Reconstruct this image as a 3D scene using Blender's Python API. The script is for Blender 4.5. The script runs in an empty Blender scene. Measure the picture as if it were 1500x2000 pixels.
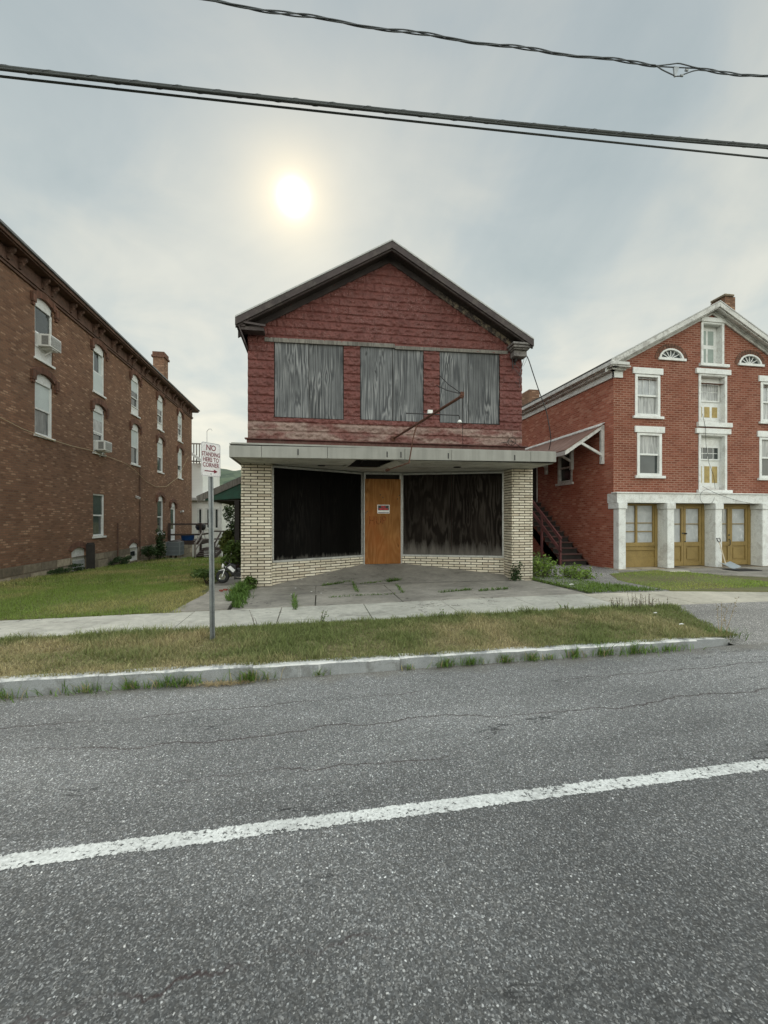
import bpy, bmesh, math, random
import numpy as np
from math import sin, cos, radians, pi, sqrt, exp, atan2
from mathutils import Vector, noise as mnoise
random.seed(7)
rng = np.random.default_rng(11)
SC = bpy.context.scene
COL = SC.collection

# ------------------------------------------------------------------ survey
# camera station: X runs along the street, Y away from it, Z up (metres)
F, T, PX, PY, EYE = 830.0, radians(9.57), 750.0, 1013.0, 1.70
def ray(px, py):
    r = (px - PX) / F
    return Vector((sin(T) + r * cos(T), cos(T) - r * sin(T), (PY - py) / F))
def atY(px, py, Y):
    d = ray(px, py); s = Y / d.y
    return Vector((d.x * s, Y, EYE + d.z * s))
def atX(px, py, X):
    d = ray(px, py); s = X / d.x
    return Vector((X, d.y * s, EYE + d.z * s))
def atZ(px, py, z):
    d = ray(px, py); s = (z - EYE) / d.z
    return Vector((d.x * s, d.y * s, z))
def clamp(x, a, b): return max(a, min(b, x))
def smooth(a, b, x):
    t = clamp((x - a) / (b - a), 0, 1); return t * t * (3 - 2 * t)
def road_z(X, Y): return -.0586 + .0109 * clamp(X, -14, 14)
def walk_z(X): return .10 + .0125 * clamp(X - 1, -9, 4)
def kerb_z(X): return .083 + .0042 * clamp(X, -8, 5)
def gz(X, Y):                                   # terrain behind the kerb
    w = walk_z(X)
    if Y < 8: return w
    left = -.03 - .041 * (min(Y, 28) - 12) - .12 * max(0, min(Y, 38) - 28)
    left = w + (left - w) * smooth(8, 13, Y)
    mid = w + (.1 - w) * smooth(8, 10, Y)
    k = smooth(-3.2, -1.6, X)
    return left * (1 - k) + mid * k
def onG(px, py):
    z = .05
    for _ in range(12):
        p = atZ(px, py, z); z = .5 * z + .5 * gz(p.x, p.y)
    return Vector((p.x, p.y, gz(p.x, p.y)))

# ------------------------------------------------------------------ nodes
class M:
    def __init__(s, name):
        s.m = bpy.data.materials.new(name); s.m.use_nodes = True
        s.nt = s.m.node_tree; s.nt.nodes.clear()
        s.out = s.nt.nodes.new('ShaderNodeOutputMaterial')
        s._tc = None
    def n(s, t, ins=None, **props):
        nd = s.nt.nodes.new('ShaderNode' + t)
        for k, v in props.items(): setattr(nd, k, v)
        for k, v in (ins or {}).items():
            sk = nd.inputs[k]
            if isinstance(v, bpy.types.NodeSocket): s.nt.links.new(v, sk)
            else:
                if isinstance(v, tuple) and len(v) == 3 and sk.type == 'RGBA': v = (*v, 1)
                sk.default_value = v
        return nd
    def co(s):
        if not s._tc: s._tc = s.n('TexCoord').outputs['Object']
        return s._tc
    def mapv(s, scale=(1, 1, 1), loc=(0, 0, 0), rnd=False, v=None, rot=(0, 0, 0)):
        v = v or s.co()
        if rnd:
            oi = s.n('ObjectInfo')
            r = s.n('VectorMath', {0: (37.1, 17.3, 91.7), 'Scale': oi.outputs['Random']}, operation='SCALE')
            v = s.n('VectorMath', {0: v, 1: r.outputs[0]}, operation='ADD').outputs[0]
        return s.n('Mapping', {'Vector': v, 'Scale': scale, 'Location': loc, 'Rotation': rot}).outputs[0]
    def noise(s, scale, detail=4, rough=.55, v=None, dist=0.):
        return s.n('TexNoise', {'Vector': v or s.co(), 'Scale': scale, 'Detail': detail, 'Roughness': rough, 'Distortion': dist}).outputs[0]
    def ramp(s, fac, stops, interp='LINEAR'):
        r = s.n('ValToRGB', {'Fac': fac}); cr = r.color_ramp; cr.interpolation = interp
        while len(cr.elements) > 1: cr.elements.remove(cr.elements[-1])
        for i, (p, c) in enumerate(stops):
            e = cr.elements[0] if i == 0 else cr.elements.new(p)
            e.position = p
            e.color = (c, c, c, 1) if isinstance(c, (int, float)) else (*c, 1)
        return r.outputs[0]
    def mix(s, fac, a, b, mode='MIX'):
        nd = s.n('Mix', data_type='RGBA', blend_type=mode, clamp_factor=True)
        for sk, v in ((nd.inputs[0], fac), (nd.inputs[6], a), (nd.inputs[7], b)):
            if isinstance(v, bpy.types.NodeSocket): s.nt.links.new(v, sk)
            elif sk.type == 'RGBA': sk.default_value = (v, v, v, 1) if isinstance(v, (int, float)) else (*v, 1)
            else: sk.default_value = v
        return nd.outputs[2]
    def math(s, op, a, b=0., c=0., cl=False):
        nd = s.n('Math', {0: a, 1: b, 2: c}, operation=op, use_clamp=cl); return nd.outputs[0]
    def sep(s, v=None):
        return s.n('SeparateXYZ', {0: v or s.co()}).outputs
    def rngm(s, x, a, b, c=0., d=1.):
        return s.n('MapRange', {0: x, 1: a, 2: b, 3: c, 4: d}).outputs[0]
    def done(s, color, rough=.8, bump=None, bstr=.3, bdist=.01, metallic=0., spec=.4, alpha=None, **kw):
        ins = {'Base Color': color, 'Roughness': rough, 'Metallic': metallic, 'Specular IOR Level': spec}
        if alpha is not None: ins['Alpha'] = alpha
        ins.update(kw)
        b = s.n('BsdfPrincipled', ins)
        if bump is not None:
            bn = s.n('Bump', {'Height': bump, 'Strength': bstr, 'Distance': bdist})
            s.nt.links.new(bn.outputs[0], b.inputs['Normal'])
        s.nt.links.new(b.outputs[0], s.out.inputs[0])
        return s.m
    def island(s): return s.n('NewGeometry').outputs['Random Per Island']

def plain(name, c, var=.25, scale=2.5, rough=.75, bump=.25, bscale=60, metallic=0., dirt=None, damt=.5, spec=.4, bdist=.004):
    m = M(name)
    n1 = m.noise(scale, 6, .6); n2 = m.noise(bscale, 3)
    lo = tuple(x * (1 - var) for x in c); hi = tuple(min(.9, x * (1 + var)) for x in c)
    col = m.ramp(n1, [(.3, lo), (.7, hi)])
    col = m.mix(.35, col, m.mix(1., col, m.ramp(n2, [(.3, .55), (.7, 1.25)]), 'MULTIPLY'))
    if dirt:
        d = m.noise(scale * 2.3, 8, .7, dist=.4)
        col = m.mix(m.math('MULTIPLY', m.ramp(d, [(.5, 0.), (.62, 1.)]), damt), col, dirt)
    return m.done(col, rough, n2, bump, bdist, metallic, spec)

def wall_uv(m):
    g = m.n('NewGeometry').outputs['True Normal']
    nx = m.math('ABSOLUTE', m.sep(g)[0])
    k = m.math('GREATER_THAN', nx, .7)
    p = m.sep()
    u = m.math('ADD', m.math('MULTIPLY', p[1], k), m.math('MULTIPLY', p[0], m.math('SUBTRACT', 1., k)))
    return m.n('CombineXYZ', {0: u, 1: p[2], 2: 0.}).outputs[0]

def brick_mat(name, c1, c2, mortar, pale, bw=.215, bh=.071, ms=.011, palet=.62, grime=.5, wav=.0):
    m = M(name); uv = wall_uv(m)
    wob = m.noise(1.2, 2, v=uv)
    uv2 = m.n('VectorMath', {0: uv, 1: m.n('VectorMath', {0: m.noise(7., 2, v=uv), 'Scale': .012}, operation='SCALE').outputs[0]}, operation='ADD').outputs[0]
    b = m.n('TexBrick', {'Vector': uv2, 'Color1': (0, 0, 0, 1), 'Color2': (1, 1, 1, 1), 'Mortar': (0, 0, 0, 1), 'Scale': 1., 'Mortar Size': ms,
                         'Mortar Smooth': .25, 'Bias': 0., 'Brick Width': bw, 'Row Height': bh}, offset=.5)
    t = b.outputs['Color']; mo = b.outputs['Fac']
    col = m.ramp(t, [(0., c1), (.55, c2), (palet, c2), (.95, pale)])
    big = m.noise(.35, 5, .6, v=uv)
    col = m.mix(grime, col, m.mix(1., col, m.ramp(big, [(.32, .5), (.68, 1.25)]), 'MULTIPLY'))
    fine = m.noise(30., 4, v=uv)
    col = m.mix(.5, col, m.mix(1., col, m.ramp(fine, [(.3, .6), (.7, 1.3)]), 'MULTIPLY'))
    mm = m.math('MULTIPLY', mo, m.ramp(wob, [(.35, .55), (.65, 1.)]))
    col = m.mix(mm, col, mortar)
    h = m.math('SUBTRACT', m.math('MULTIPLY', fine, .3), mo)
    return m.done(col, .9, h, .6, .008, spec=.25), m

def ply_mat(name, stops, freq=34., fine=.5, knots=(.05, .05, .05), stain=None, rough=.85, xs=3.0, zs=.30, post=None, spec=.2, knot_ring=.10):
    m = M(name)
    v = m.mapv((1, 1, 1), rnd=True)
    vs = m.mapv((xs, xs, zs), v=v)
    n = m.noise(1., 3, .5, v=vs, dist=.25)
    kd = m.n('TexVoronoi', {'Vector': m.mapv((2.9, 2.9, 1.1), v=m.n('VectorMath', {0: v, 1: m.n('VectorMath', {0: m.n('TexNoise', {'Vector': v, 'Scale': 2.2, 'Detail': 3.}).outputs['Color'], 'Scale': .35}, operation='SCALE').outputs[0]}, operation='ADD').outputs[0]), 'Scale': 1., 'Randomness': 1.}).outputs['Distance']
    n = m.math('MULTIPLY_ADD', m.n('MapRange', {0: kd, 1: .0, 2: .48, 3: 1., 4: 0.}, interpolation_type='SMOOTHSTEP').outputs[0], knot_ring, n)
    s = m.math('SINE', m.math('MULTIPLY', n, freq * 6.283))
    amp = m.ramp(m.noise(1., 3, .5, v=m.mapv((2.2, 2.2, .9), loc=(3, 8, 1), v=v)), [(.36, .12), (.64, .48)])
    s = m.math('MULTIPLY_ADD', s, amp, .5)
    g = m.noise(1., 4, .7, v=m.mapv((120, 120, 2.2), v=v))
    f = m.math('ADD', m.math('MULTIPLY', s, 1 - fine), m.math('MULTIPLY', g, fine))
    col = m.ramp(f, stops)
    big = m.noise(1.0, 5, .6, v=m.mapv((1.6, 1.6, .8), v=v))
    col = m.mix(.7, col, m.mix(1., col, m.ramp(big, [(.3, .55), (.7, 1.3)]), 'MULTIPLY'))
    orr = m.rngm(m.n('ObjectInfo').outputs['Random'], 0., 1., .80, 1.18)
    col = m.mix(1., col, m.n('CombineColor', {0: orr, 1: orr, 2: orr}).outputs[0], 'MULTIPLY')
    k = m.rngm(kd, .04, .10, 1., 0.)
    col = m.mix(m.math('MULTIPLY', k, .85), col, knots)
    if stain:
        d = m.noise(1., 6, .65, v=m.mapv((1.2, 1.2, .5), loc=(5, 2, 1), v=v))
        col = m.mix(m.ramp(d, [(.45, 0.), (.7, .8)]), col, stain)
    if post: col = post(m, col)
    return m.done(col, rough, f, .35, .004, spec=spec)

MT = {}
def make_materials():
    # ---- asphalt
    def asphalt(name, c0, shade, coarse=1.):
        m = M(name); v0 = m.co()
        nz = m.n('TexNoise', {'Vector': v0, 'Scale': 60., 'Detail': 2.}).outputs['Color']
        v = m.n('VectorMath', {0: v0, 1: m.n('VectorMath', {0: nz, 'Scale': .016}, operation='SCALE').outputs[0]}, operation='ADD').outputs[0]
        vo = m.n('TexVoronoi', {'Vector': v, 'Scale': 75. / coarse, 'Randomness': 1.})
        rnd = m.sep(vo.outputs['Color'])
        big_ = m.ramp(rnd[0], [(.0, .0), (.70, .0), (.78, .5), (.93, 1.0), (.97, 2.4), (1., 4.4)])
        ed = m.ramp(vo.outputs['Distance'], [(.30, 1.), (.46, .0)])
        vo2 = m.n('TexVoronoi', {'Vector': v, 'Scale': 150., 'Randomness': 1.})
        s2 = m.ramp(m.sep(vo2.outputs['Color'])[1], [(0., .55), (.5, .85), (.8, 1.25), (.93, 1.9), (1., 3.0)])
        f = m.math('ADD', s2, m.math('MULTIPLY', big_, ed))
        col = m.mix(1., c0, f, 'MULTIPLY')
        tint = m.mix(m.math('MULTIPLY', rnd[1], .25), (1, 1, 1), (1.0, .86, .7))
        col = m.mix(1., col, tint, 'MULTIPLY')
        big = m.noise(.5, 5, .6, v=m.mapv((.5, 1.6, 1)))
        col = m.mix(1., col, m.ramp(big, [(.3, .68), (.7, 1.26)]), 'MULTIPLY')
        y = m.sep()[1]
        if shade:
            lane = m.rngm(m.math('ADD', y, m.math('MULTIPLY', m.noise(.8, 3), 1.6)), 1.5, 4.3, .47, 1.30)
            col = m.mix(1., col, m.n('CombineColor', {0: lane, 1: lane, 2: lane}).outputs[0], 'MULTIPLY')
            cn = m.noise(1., 6, .62, v=m.mapv((.22, .95, 1), loc=(3.1, .4, 0)))
            cr = m.rngm(m.math('ABSOLUTE', m.math('SUBTRACT', cn, .5)), .0012, .005, 1., 0.)
            cr = m.math('MULTIPLY', cr, m.ramp(m.noise(.7, 2), [(.48, 0.), (.6, 1.)]))
            col = m.mix(m.math('MULTIPLY', cr, .75), col, (.02, .02, .02))
            xq = m.sep()[0]
            for y0, sl_, amp_, wd_, th_, sd_ in ((4.15, .012, .34, .011, .40, 1.), (3.62, -.02, .42, .013, .36, 5.), (3.05, .03, .5, .009, .50, 9.), (1.75, -.04, .6, .010, .53, 14.)):
                wl = m.noise(.55, 7, .62, v=m.mapv((1, .25, 1), loc=(sd_, sd_ * .7, 0)))
                yl = m.math('ADD', m.math('MULTIPLY_ADD', xq, sl_, y0), m.math('MULTIPLY', m.math('SUBTRACT', wl, .5), amp_ * 2))
                on = m.ramp(m.noise(.45, 3, .6, v=m.mapv((1, .1, 1), loc=(sd_ * 3, 1, 0))), [(th_, 0.), (th_ + .08, 1.)])
                cr2 = m.rngm(m.math('ABSOLUTE', m.math('SUBTRACT', y, yl)), wd_ * .25, wd_ * 1.1, .7, 0.)
                col = m.mix(m.math('MULTIPLY', cr2, on), col, (.040, .021, .020))
            edge = m.rngm(m.math('ADD', y, m.math('MULTIPLY', m.noise(3., 4), .55)), 4.85, 5.1, 0., .55)
            col = m.mix(edge, col, (.17, .15, .12))
        return m.done(col, .85, f, .5, .004, spec=.3)
    MT['asphalt'] = asphalt('asphalt', (.154, .155, .153), True)
    MT['asphalt_pale'] = asphalt('pale_asphalt', (.21, .205, .195), False, 1.)
    # ---- worn white paint
    m = M('road_paint'); p = m.sep()
    e = m.math('ABSOLUTE', m.math('SUBTRACT', p[1], 2.492))
    nz = m.noise(38., 6, .75)
    edge = m.math('ADD', m.rngm(e, .045, .082, 0., .42), m.math('MULTIPLY', m.noise(3., 3), .1))
    wear = m.ramp(m.noise(1.6, 5, .7, v=m.mapv((1., 4., 1))), [(.45, 0.), (.70, .10)])
    a = m.math('GREATER_THAN', nz, m.math('ADD', m.math('ADD', edge, wear), .35))
    col = m.ramp(m.noise(60., 3), [(.3, (.52, .52, .49)), (.7, (.84, .84, .80))])
    col = m.mix(1., col, m.ramp(m.noise(2.2, 6, .7), [(.3, .78), (.6, 1.)]), 'MULTIPLY')
    MT['road_paint'] = m.done(col, .7, nz, .4, .003, alpha=a)
    # ---- concrete
    def concrete(name, c, var=.2, stainc=(.05, .045, .04), stain=.45, sc=.9):
        m = M(name)
        b = m.noise(sc, 7, .65); f = m.noise(140., 3, .7); md = m.noise(9., 5, .65)
        col = m.ramp(b, [(.3, tuple(x * (1 - var) for x in c)), (.7, tuple(x * (1 + var) for x in c))])
        col = m.mix(1., col, m.ramp(f, [(.25, .72), (.5, 1.), (.8, 1.2)]), 'MULTIPLY')
        col = m.mix(1., col, m.ramp(md, [(.3, .85), (.7, 1.12)]), 'MULTIPLY')
        d = m.noise(1.3, 8, .75, v=m.mapv((1, 1.8, 1), loc=(4, 7, 2)), dist=.8)
        col = m.mix(m.math('MULTIPLY', m.ramp(d, [(.52, 0.), (.68, 1.)]), stain), col, stainc)
        cn = m.noise(1., 5, .6, v=m.mapv((.55, .8, 1), loc=(8.3, 2.4, 0)))
        cr = m.rngm(m.math('ABSOLUTE', m.math('SUBTRACT', cn, .5)), .0015, .005, 1., 0.)
        col = m.mix(m.math('MULTIPLY', cr, m.math('MULTIPLY', m.ramp(m.noise(.6, 2, v=m.mapv(loc=(2, 2, 2))), [(.5, 0.), (.58, 1.)]), .7)), col, (.04, .035, .03))
        return m.done(col, .9, f, .35, .003, spec=.25)
    MT['walk'] = concrete('sidewalk_concrete', (.44, .425, .37))
    MT['walk_warm'] = concrete('warm_concrete', (.43, .40, .33), stain=.2)
    MT['apron'] = concrete('grey_concrete', (.275, .255, .22), .32)
    MT['porch'] = concrete('porch_concrete', (.215, .20, .175), .3, stain=.5)
    # kerb
    m = M('kerb_stone'); p = m.sep()
    col = m.ramp(m.noise(2.5, 6, .65), [(.3, (.21, .22, .225)), (.7, (.31, .32, .32))])
    col = m.mix(1., col, m.ramp(m.noise(120., 3), [(.25, .7), (.75, 1.2)]), 'MULTIPLY')
    streak = m.noise(1., 5, .6, v=m.mapv((9., 9., .6)))
    col = m.mix(m.ramp(streak, [(.62, 0.), (.70, .55)]), col, (.62, .62, .60))
    col = m.mix(m.ramp(m.noise(4.5, 7, .75, v=m.mapv(loc=(2, 9, 4))), [(.50, 0.), (.64, .6)]), col, (.095, .092, .082))
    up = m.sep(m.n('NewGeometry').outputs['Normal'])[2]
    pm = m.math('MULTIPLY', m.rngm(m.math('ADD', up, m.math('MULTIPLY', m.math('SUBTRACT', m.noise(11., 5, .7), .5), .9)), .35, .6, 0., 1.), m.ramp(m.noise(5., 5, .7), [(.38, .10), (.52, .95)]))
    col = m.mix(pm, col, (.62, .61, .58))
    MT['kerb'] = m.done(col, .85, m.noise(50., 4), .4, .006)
    # ---- soil sheets
    MT['ground'] = plain('turf_soil', (.13, .135, .05), .4, .35, .95, .8, 25, dirt=(.16, .12, .07), damt=.6, bdist=.03)
    MT['verge'] = plain('verge_soil', (.21, .175, .09), .35, 1.1, .95, .8, 40, dirt=(.20, .15, .085), damt=.7, bdist=.02)
    # ---- foliage (colour attribute varies blade by blade)
    m = M('grass_blade'); at = m.n('Attribute', attribute_name='Col')
    b = m.n('BsdfPrincipled', {'Base Color': at.outputs[0], 'Roughness': .6, 'Specular IOR Level': .25})
    tr = m.n('BsdfTranslucent', {'Color': at.outputs[0]})
    mx = m.n('MixShader', {0: .3, 1: b.outputs[0], 2: tr.outputs[0]})
    m.nt.links.new(mx.outputs[0], m.out.inputs[0]); MT['grass'] = m.m
    # ---- pressed metal siding
    m = M('pressed_metal_siding'); p = m.sep()
    n1 = m.noise(1.1, 6, .65); n2 = m.noise(70., 4, .7); n3 = m.noise(6., 6, .7)
    red = m.ramp(n1, [(.3, (.122, .037, .031)), (.7, (.155, .052, .043))])
    red = m.mix(1., red, m.ramp(n3, [(.3, .72), (.7, 1.18)]), 'MULTIPLY')
    flk = m.math('MULTIPLY', m.ramp(m.noise(42., 5, .8), [(.585, 0.), (.63, 1.)]), m.ramp(m.noise(1.7, 5, .65, v=m.mapv(loc=(7, 1, 2))), [(.46, .05), (.62, 1.)]))
    col = m.mix(m.math('MULTIPLY', flk, .65), red, (.46, .36, .34))
    low = m.math('ADD', p[2], m.math('MULTIPLY', m.math('SUBTRACT', m.noise(3.5, 5, .7), .5), .06))
    lm = m.math('MULTIPLY', m.rngm(low, 4.00, 4.03, 1., 0.), m.ramp(m.noise(1., 5, .6, v=m.mapv((1.1, 1.1, 3.2), loc=(1, 4, 6.6))), [(.42, .10), (.56, .85)]))
    tan = m.ramp(n3, [(.3, (.20, .13, .11)), (.7, (.35, .27, .23))])
    col = m.mix(lm, col, tan)
    rust = m.ramp(m.noise(.9, 6, .7, v=m.mapv((2, 2, .5), loc=(3, 3, 9))), [(.56, 0.), (.72, .5)])
    col = m.mix(rust, col, (.09, .03, .025))
    MT['siding'] = m.done(col, .62, n2, .25, .003, spec=.35)
    MT['siding_plain'] = plain('old_siding', (.16, .045, .042), .25, 1., .8)
    # ---- boards
    gp = [(.18, (.042, .043, .045)), (.38, (.088, .091, .095)), (.58, (.160, .164, .167)), (.84, (.34, .338, .335))]
    MT['ply_grey'] = ply_mat('grey_plywood', gp, 12., .56, (.045, .045, .047), xs=4.4, zs=.20, knot_ring=.07)
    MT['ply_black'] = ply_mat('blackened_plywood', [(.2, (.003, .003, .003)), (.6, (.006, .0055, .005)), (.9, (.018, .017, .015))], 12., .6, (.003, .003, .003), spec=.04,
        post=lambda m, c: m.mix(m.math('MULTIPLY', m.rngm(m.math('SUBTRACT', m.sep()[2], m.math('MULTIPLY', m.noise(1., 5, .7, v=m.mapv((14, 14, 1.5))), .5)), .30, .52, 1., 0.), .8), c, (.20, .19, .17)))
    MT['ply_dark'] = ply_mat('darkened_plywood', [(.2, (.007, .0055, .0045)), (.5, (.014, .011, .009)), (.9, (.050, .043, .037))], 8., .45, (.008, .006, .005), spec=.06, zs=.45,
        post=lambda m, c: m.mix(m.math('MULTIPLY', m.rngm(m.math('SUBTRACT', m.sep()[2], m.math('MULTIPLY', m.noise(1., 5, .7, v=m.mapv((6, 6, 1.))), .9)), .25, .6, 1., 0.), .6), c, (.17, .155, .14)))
    MT['ply_orange'] = ply_mat('orange_plywood', [(.15, (.16, .066, .017)), (.5, (.225, .100, .030)), (.85, (.29, .140, .050))], 9., .40, (.09, .035, .012), zs=.45, stain=(.23, .070, .018))
    MT['wood_dark'] = ply_mat('dark_weathered_wood', [(.2, (.02, .016, .014)), (.6, (.05, .042, .037)), (.9, (.085, .07, .06))], 12., .6, (.02, .02, .02))
    MT['wood_grey'] = ply_mat('grey_weathered_wood', [(.2, (.10, .09, .08)), (.6, (.20, .185, .165)), (.9, (.30, .28, .25))], 12., .6, (.06, .05, .05))
    m = M('rake_paint')
    pe = m.noise(9., 7, .75, v=m.mapv((1, 1, 1)))
    gate = m.rngm(m.sep()[0], 1.0, 1.8, 0., 1.)
    col = m.mix(m.math('MULTIPLY', m.ramp(pe, [(.47, 0.), (.55, 1.)]), gate), m.ramp(m.noise(3., 5), [(.3, (.035, .026, .026)), (.7, (.07, .055, .052))]), (.26, .21, .155))
    MT['frieze'] = m.done(col, .8, pe, .5, .006)
    MT['rake'] = plain('brown_trim_paint', (.055, .042, .041), .3, 2.5, .75, .4, 50, dirt=(.10, .085, .075), damt=.6)
    MT['drip'] = plain('pale_drip_edge', (.42, .42, .41), .15, 3., .5)
    MT['shingle'] = plain('asphalt_shingle', (.09, .085, .08), .3, 4., .95, .6, 30)
    MT['rust_trim'] = plain('rusty_red_trim', (.095, .036, .030), .4, 3., .7, .4, 40, dirt=(.16, .10, .08), damt=.5)
    MT['cap_grey'] = plain('grey_cornice_paint', (.20, .185, .175), .25, 4., .75, .4, 40, dirt=(.07, .06, .06), damt=.7)
    m = M('canopy_metal'); p = m.sep()
    st = m.noise(1., 5, .6, v=m.mapv((7., 7., .5)))
    col = m.ramp(m.noise(1.3, 6, .6), [(.3, (.225, .222, .20)), (.7, (.29, .286, .26))])
    col = m.mix(1., col, m.ramp(st, [(.3, .82), (.6, 1.05)]), 'MULTIPLY')
    col = m.mix(m.ramp(m.noise(1., 6, .7, v=m.mapv((16, 16, 1.), loc=(3, 1, 4))), [(.66, 0.), (.72, .6)]), col, (.10, .085, .07))
    MT['canopy'] = m.done(col, .5, m.noise(3., 2), .08, .02)
    MT['soffit'] = plain('soffit_paint', (.50, .49, .44), .14, 1.2, .8, .1, 40, dirt=(.20, .17, .13), damt=.5)
    MT['alu'] = plain('aluminium_trim', (.40, .40, .385), .15, 5., .45, .15, 60, metallic=.35, dirt=(.2, .18, .15), damt=.5)
    m = M('cream_brick'); i = m.island()
    col = m.ramp(i, [(0., (.47, .405, .31)), (.35, (.60, .545, .43)), (.75, (.71, .655, .54)), (1., (.53, .455, .35))])
    f = m.noise(45., 4, .7); g = m.noise(1.3, 5, .65)
    col = m.mix(1., col, m.ramp(f, [(.3, .80), (.7, 1.12)]), 'MULTIPLY')
    col = m.mix(1., col, m.ramp(g, [(.3, .80), (.65, 1.08)]), 'MULTIPLY')
    MT['cream'] = m.done(col, .75, f, .5, .004)
    MT['mortar'] = plain('brown_mortar', (.045, .033, .023), .3, 8., .95, .6, 80)
    MT['dark_wood'] = plain('dark_board', (.03, .026, .023), .3, 3., .85)
    MT['cavity'] = plain('near_black_boards', (.022, .019, .017), .3, 3., .95)  # near-black base shared by the band, transom and canopy joists
    MT['rust'] = plain('rusty_iron', (.085, .036, .024), .5, 14., .8, .5, 90, dirt=(.16, .065, .03), damt=.6)
    MT['black_iron'] = plain('black_iron', (.025, .024, .024), .4, 8., .6, .3, 60)
    MT['porcelain'] = plain('white_porcelain', (.78, .78, .75), .06, 6., .3, .05)
    MT['galv'] = plain('galvanised_steel', (.30, .32, .33), .2, 7., .42, .2, 60, metallic=.75)
    MT['sign_white'] = plain('sign_sheet', (.74, .72, .72), .07, 4., .5, .05, 50, dirt=(.5, .46, .45), damt=.5)
    MT['sign_red'] = plain('sign_red', (.17, .010, .028), .2, 12., .55, .05)
    MT['sign_red_bright'] = plain('bright_red_print', (.55, .03, .04), .15, 12., .55, .05)
    MT['sign_black'] = plain('black_print', (.012, .012, .013), .2, 9., .4, .05)
    MT['sign_grey'] = plain('sign_back', (.36, .37, .38), .15, 5., .4, .1, 50, metallic=.6)
    m = M('spray_paint')
    MT['spray'] = m.done(m.ramp(m.noise(14., 4), [(.3, (.20, .022, .006)), (.7, (.30, .04, .010))]), .8, alpha=m.ramp(m.noise(22., 5, .7), [(.36, .10), (.62, .62)]))
    # ---- neighbours
    MT['brick_brown'], _ = brick_mat('brown_brick', (.160, .082, .050), (.245, .127, .077), (.165, .120, .088), (.37, .225, .145), palet=.80)
    MT['brick_hood'], _ = brick_mat('hood_brick', (.115, .054, .036), (.18, .084, .056), (.09, .065, .05), (.24, .12, .085), bw=.07, bh=.22)
    MT['brick_red'], _ = brick_mat('red_brick', (.165, .048, .028), (.22, .070, .041), (.33, .20, .15), (.27, .10, .065), grime=.35, ms=.013)
    m2 = brick_mat('skylit_red_brick', (.30, .086, .052), (.40, .128, .080), (.36, .19, .14), (.50, .22, .15), palet=.70, grime=.55)  # side wall's sky light put into lighter brick colour; palest bricks are worn
    MT['brick_skylit'] = m2[0]
    MT['cornice_brown'] = plain('brown_cornice', (.125, .070, .050), .3, 3., .8, .4, 40, dirt=(.035, .025, .02), damt=.6)
    MT['roof_edge'] = plain('roof_edge', (.16, .165, .17), .2, 4., .6)
    m = M('foundation_stone'); uv = wall_uv(m)
    b = m.n('TexBrick', {'Vector': uv, 'Color1': (.13, .105, .075, 1), 'Color2': (.40, .34, .25, 1), 'Mortar': (.19, .15, .105, 1), 'Scale': 1., 'Mortar Size': .025,
                         'Mortar Smooth': .4, 'Brick Width': .85, 'Row Height': .38}, offset=.37)
    col = m.mix(1., b.outputs['Color'], m.ramp(m.noise(5., 6, .7), [(.3, .6), (.7, 1.3)]), 'MULTIPLY')
    MT['stone'] = m.done(col, .92, m.math('SUBTRACT', m.noise(6., 6, .65), b.outputs['Fac']), .8, .03)
    MT['white'] = plain('white_paint', (.72, .73, .71), .08, 2., .6, .12, 50, dirt=(.45, .42, .37), damt=.35)
    MT['white_worn'] = plain('worn_white_paint', (.70, .71, .69), .09, 2., .75, .5, 30, dirt=(.40, .38, .35), damt=.5, bdist=.008)
    MT['pale_trim'] = plain('pale_grey_trim', (.58, .575, .55), .12, 2., .7, .2, 40, dirt=(.2, .18, .16), damt=.55)
    m = M('window_glass')
    MT['glass'] = m.done(m.ramp(m.noise(1.5, 3), [(.3, (.022, .028, .028)), (.7, (.055, .065, .064))]), .06, m.noise(1.2, 2), .06, .01, spec=.6)
    m = M('curtained_glass')
    fold = m.noise(1., 4, .6, v=m.mapv((11., 11., 1.6), rnd=True), dist=1.2)
    MT['curtain'] = m.done(m.ramp(fold, [(.3, (.16, .165, .16)), (.5, (.33, .335, .33)), (.7, (.52, .52, .50))]), .25, fold, .3, .03, spec=.6)
    m = M('plastic_sheet')
    fo = m.noise(2.2, 5, .55, v=m.mapv((1, 1, .8), rnd=True), dist=2.)
    MT['sheet'] = m.done(m.ramp(fo, [(.3, (.30, .315, .325)), (.6, (.42, .435, .44)), (.7, (.58, .59, .59))]), .3, fo, .35, .04, spec=.5)
    MT['blind'] = plain('white_blind', (.50, .555, .545), .06, 2., .4, .05, spec=.6)
    m = M('dim_curtain'); fold = m.noise(1., 4, .6, v=m.mapv((14., 14., 2.), rnd=True), dist=1.)
    MT['dim'] = m.done(m.ramp(fold, [(.3, (.07, .072, .07)), (.7, (.20, .205, .20))]), .2, fold, .2, .02, spec=.6)
    MT['panel_green'] = plain('grey_green_panel', (.27, .32, .29), .12, 3., .5)
    MT['ochre'] = plain('ochre_paint', (.255, .178, .060), .14, 2., .6, .2, 40, dirt=(.17, .11, .035), damt=.4)
    MT['ochre_panel'] = plain('ochre_panel', (.40, .30, .115), .15, 4., .7, .2, 40, dirt=(.24, .17, .07), damt=.6)
    MT['maroon'] = plain('maroon_stair_paint', (.13, .044, .043), .25, 3., .65, .3, 40)
    MT['step_dark'] = plain('dark_treads', (.105, .055, .048), .3, 4., .8, .3, 40)
    m = M('rusty_roofing'); w = m.n('TexWave', {'Vector': m.co(), 'Scale': 3.2, 'Distortion': 0.}, wave_type='BANDS', bands_direction='Y').outputs['Color']
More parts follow.
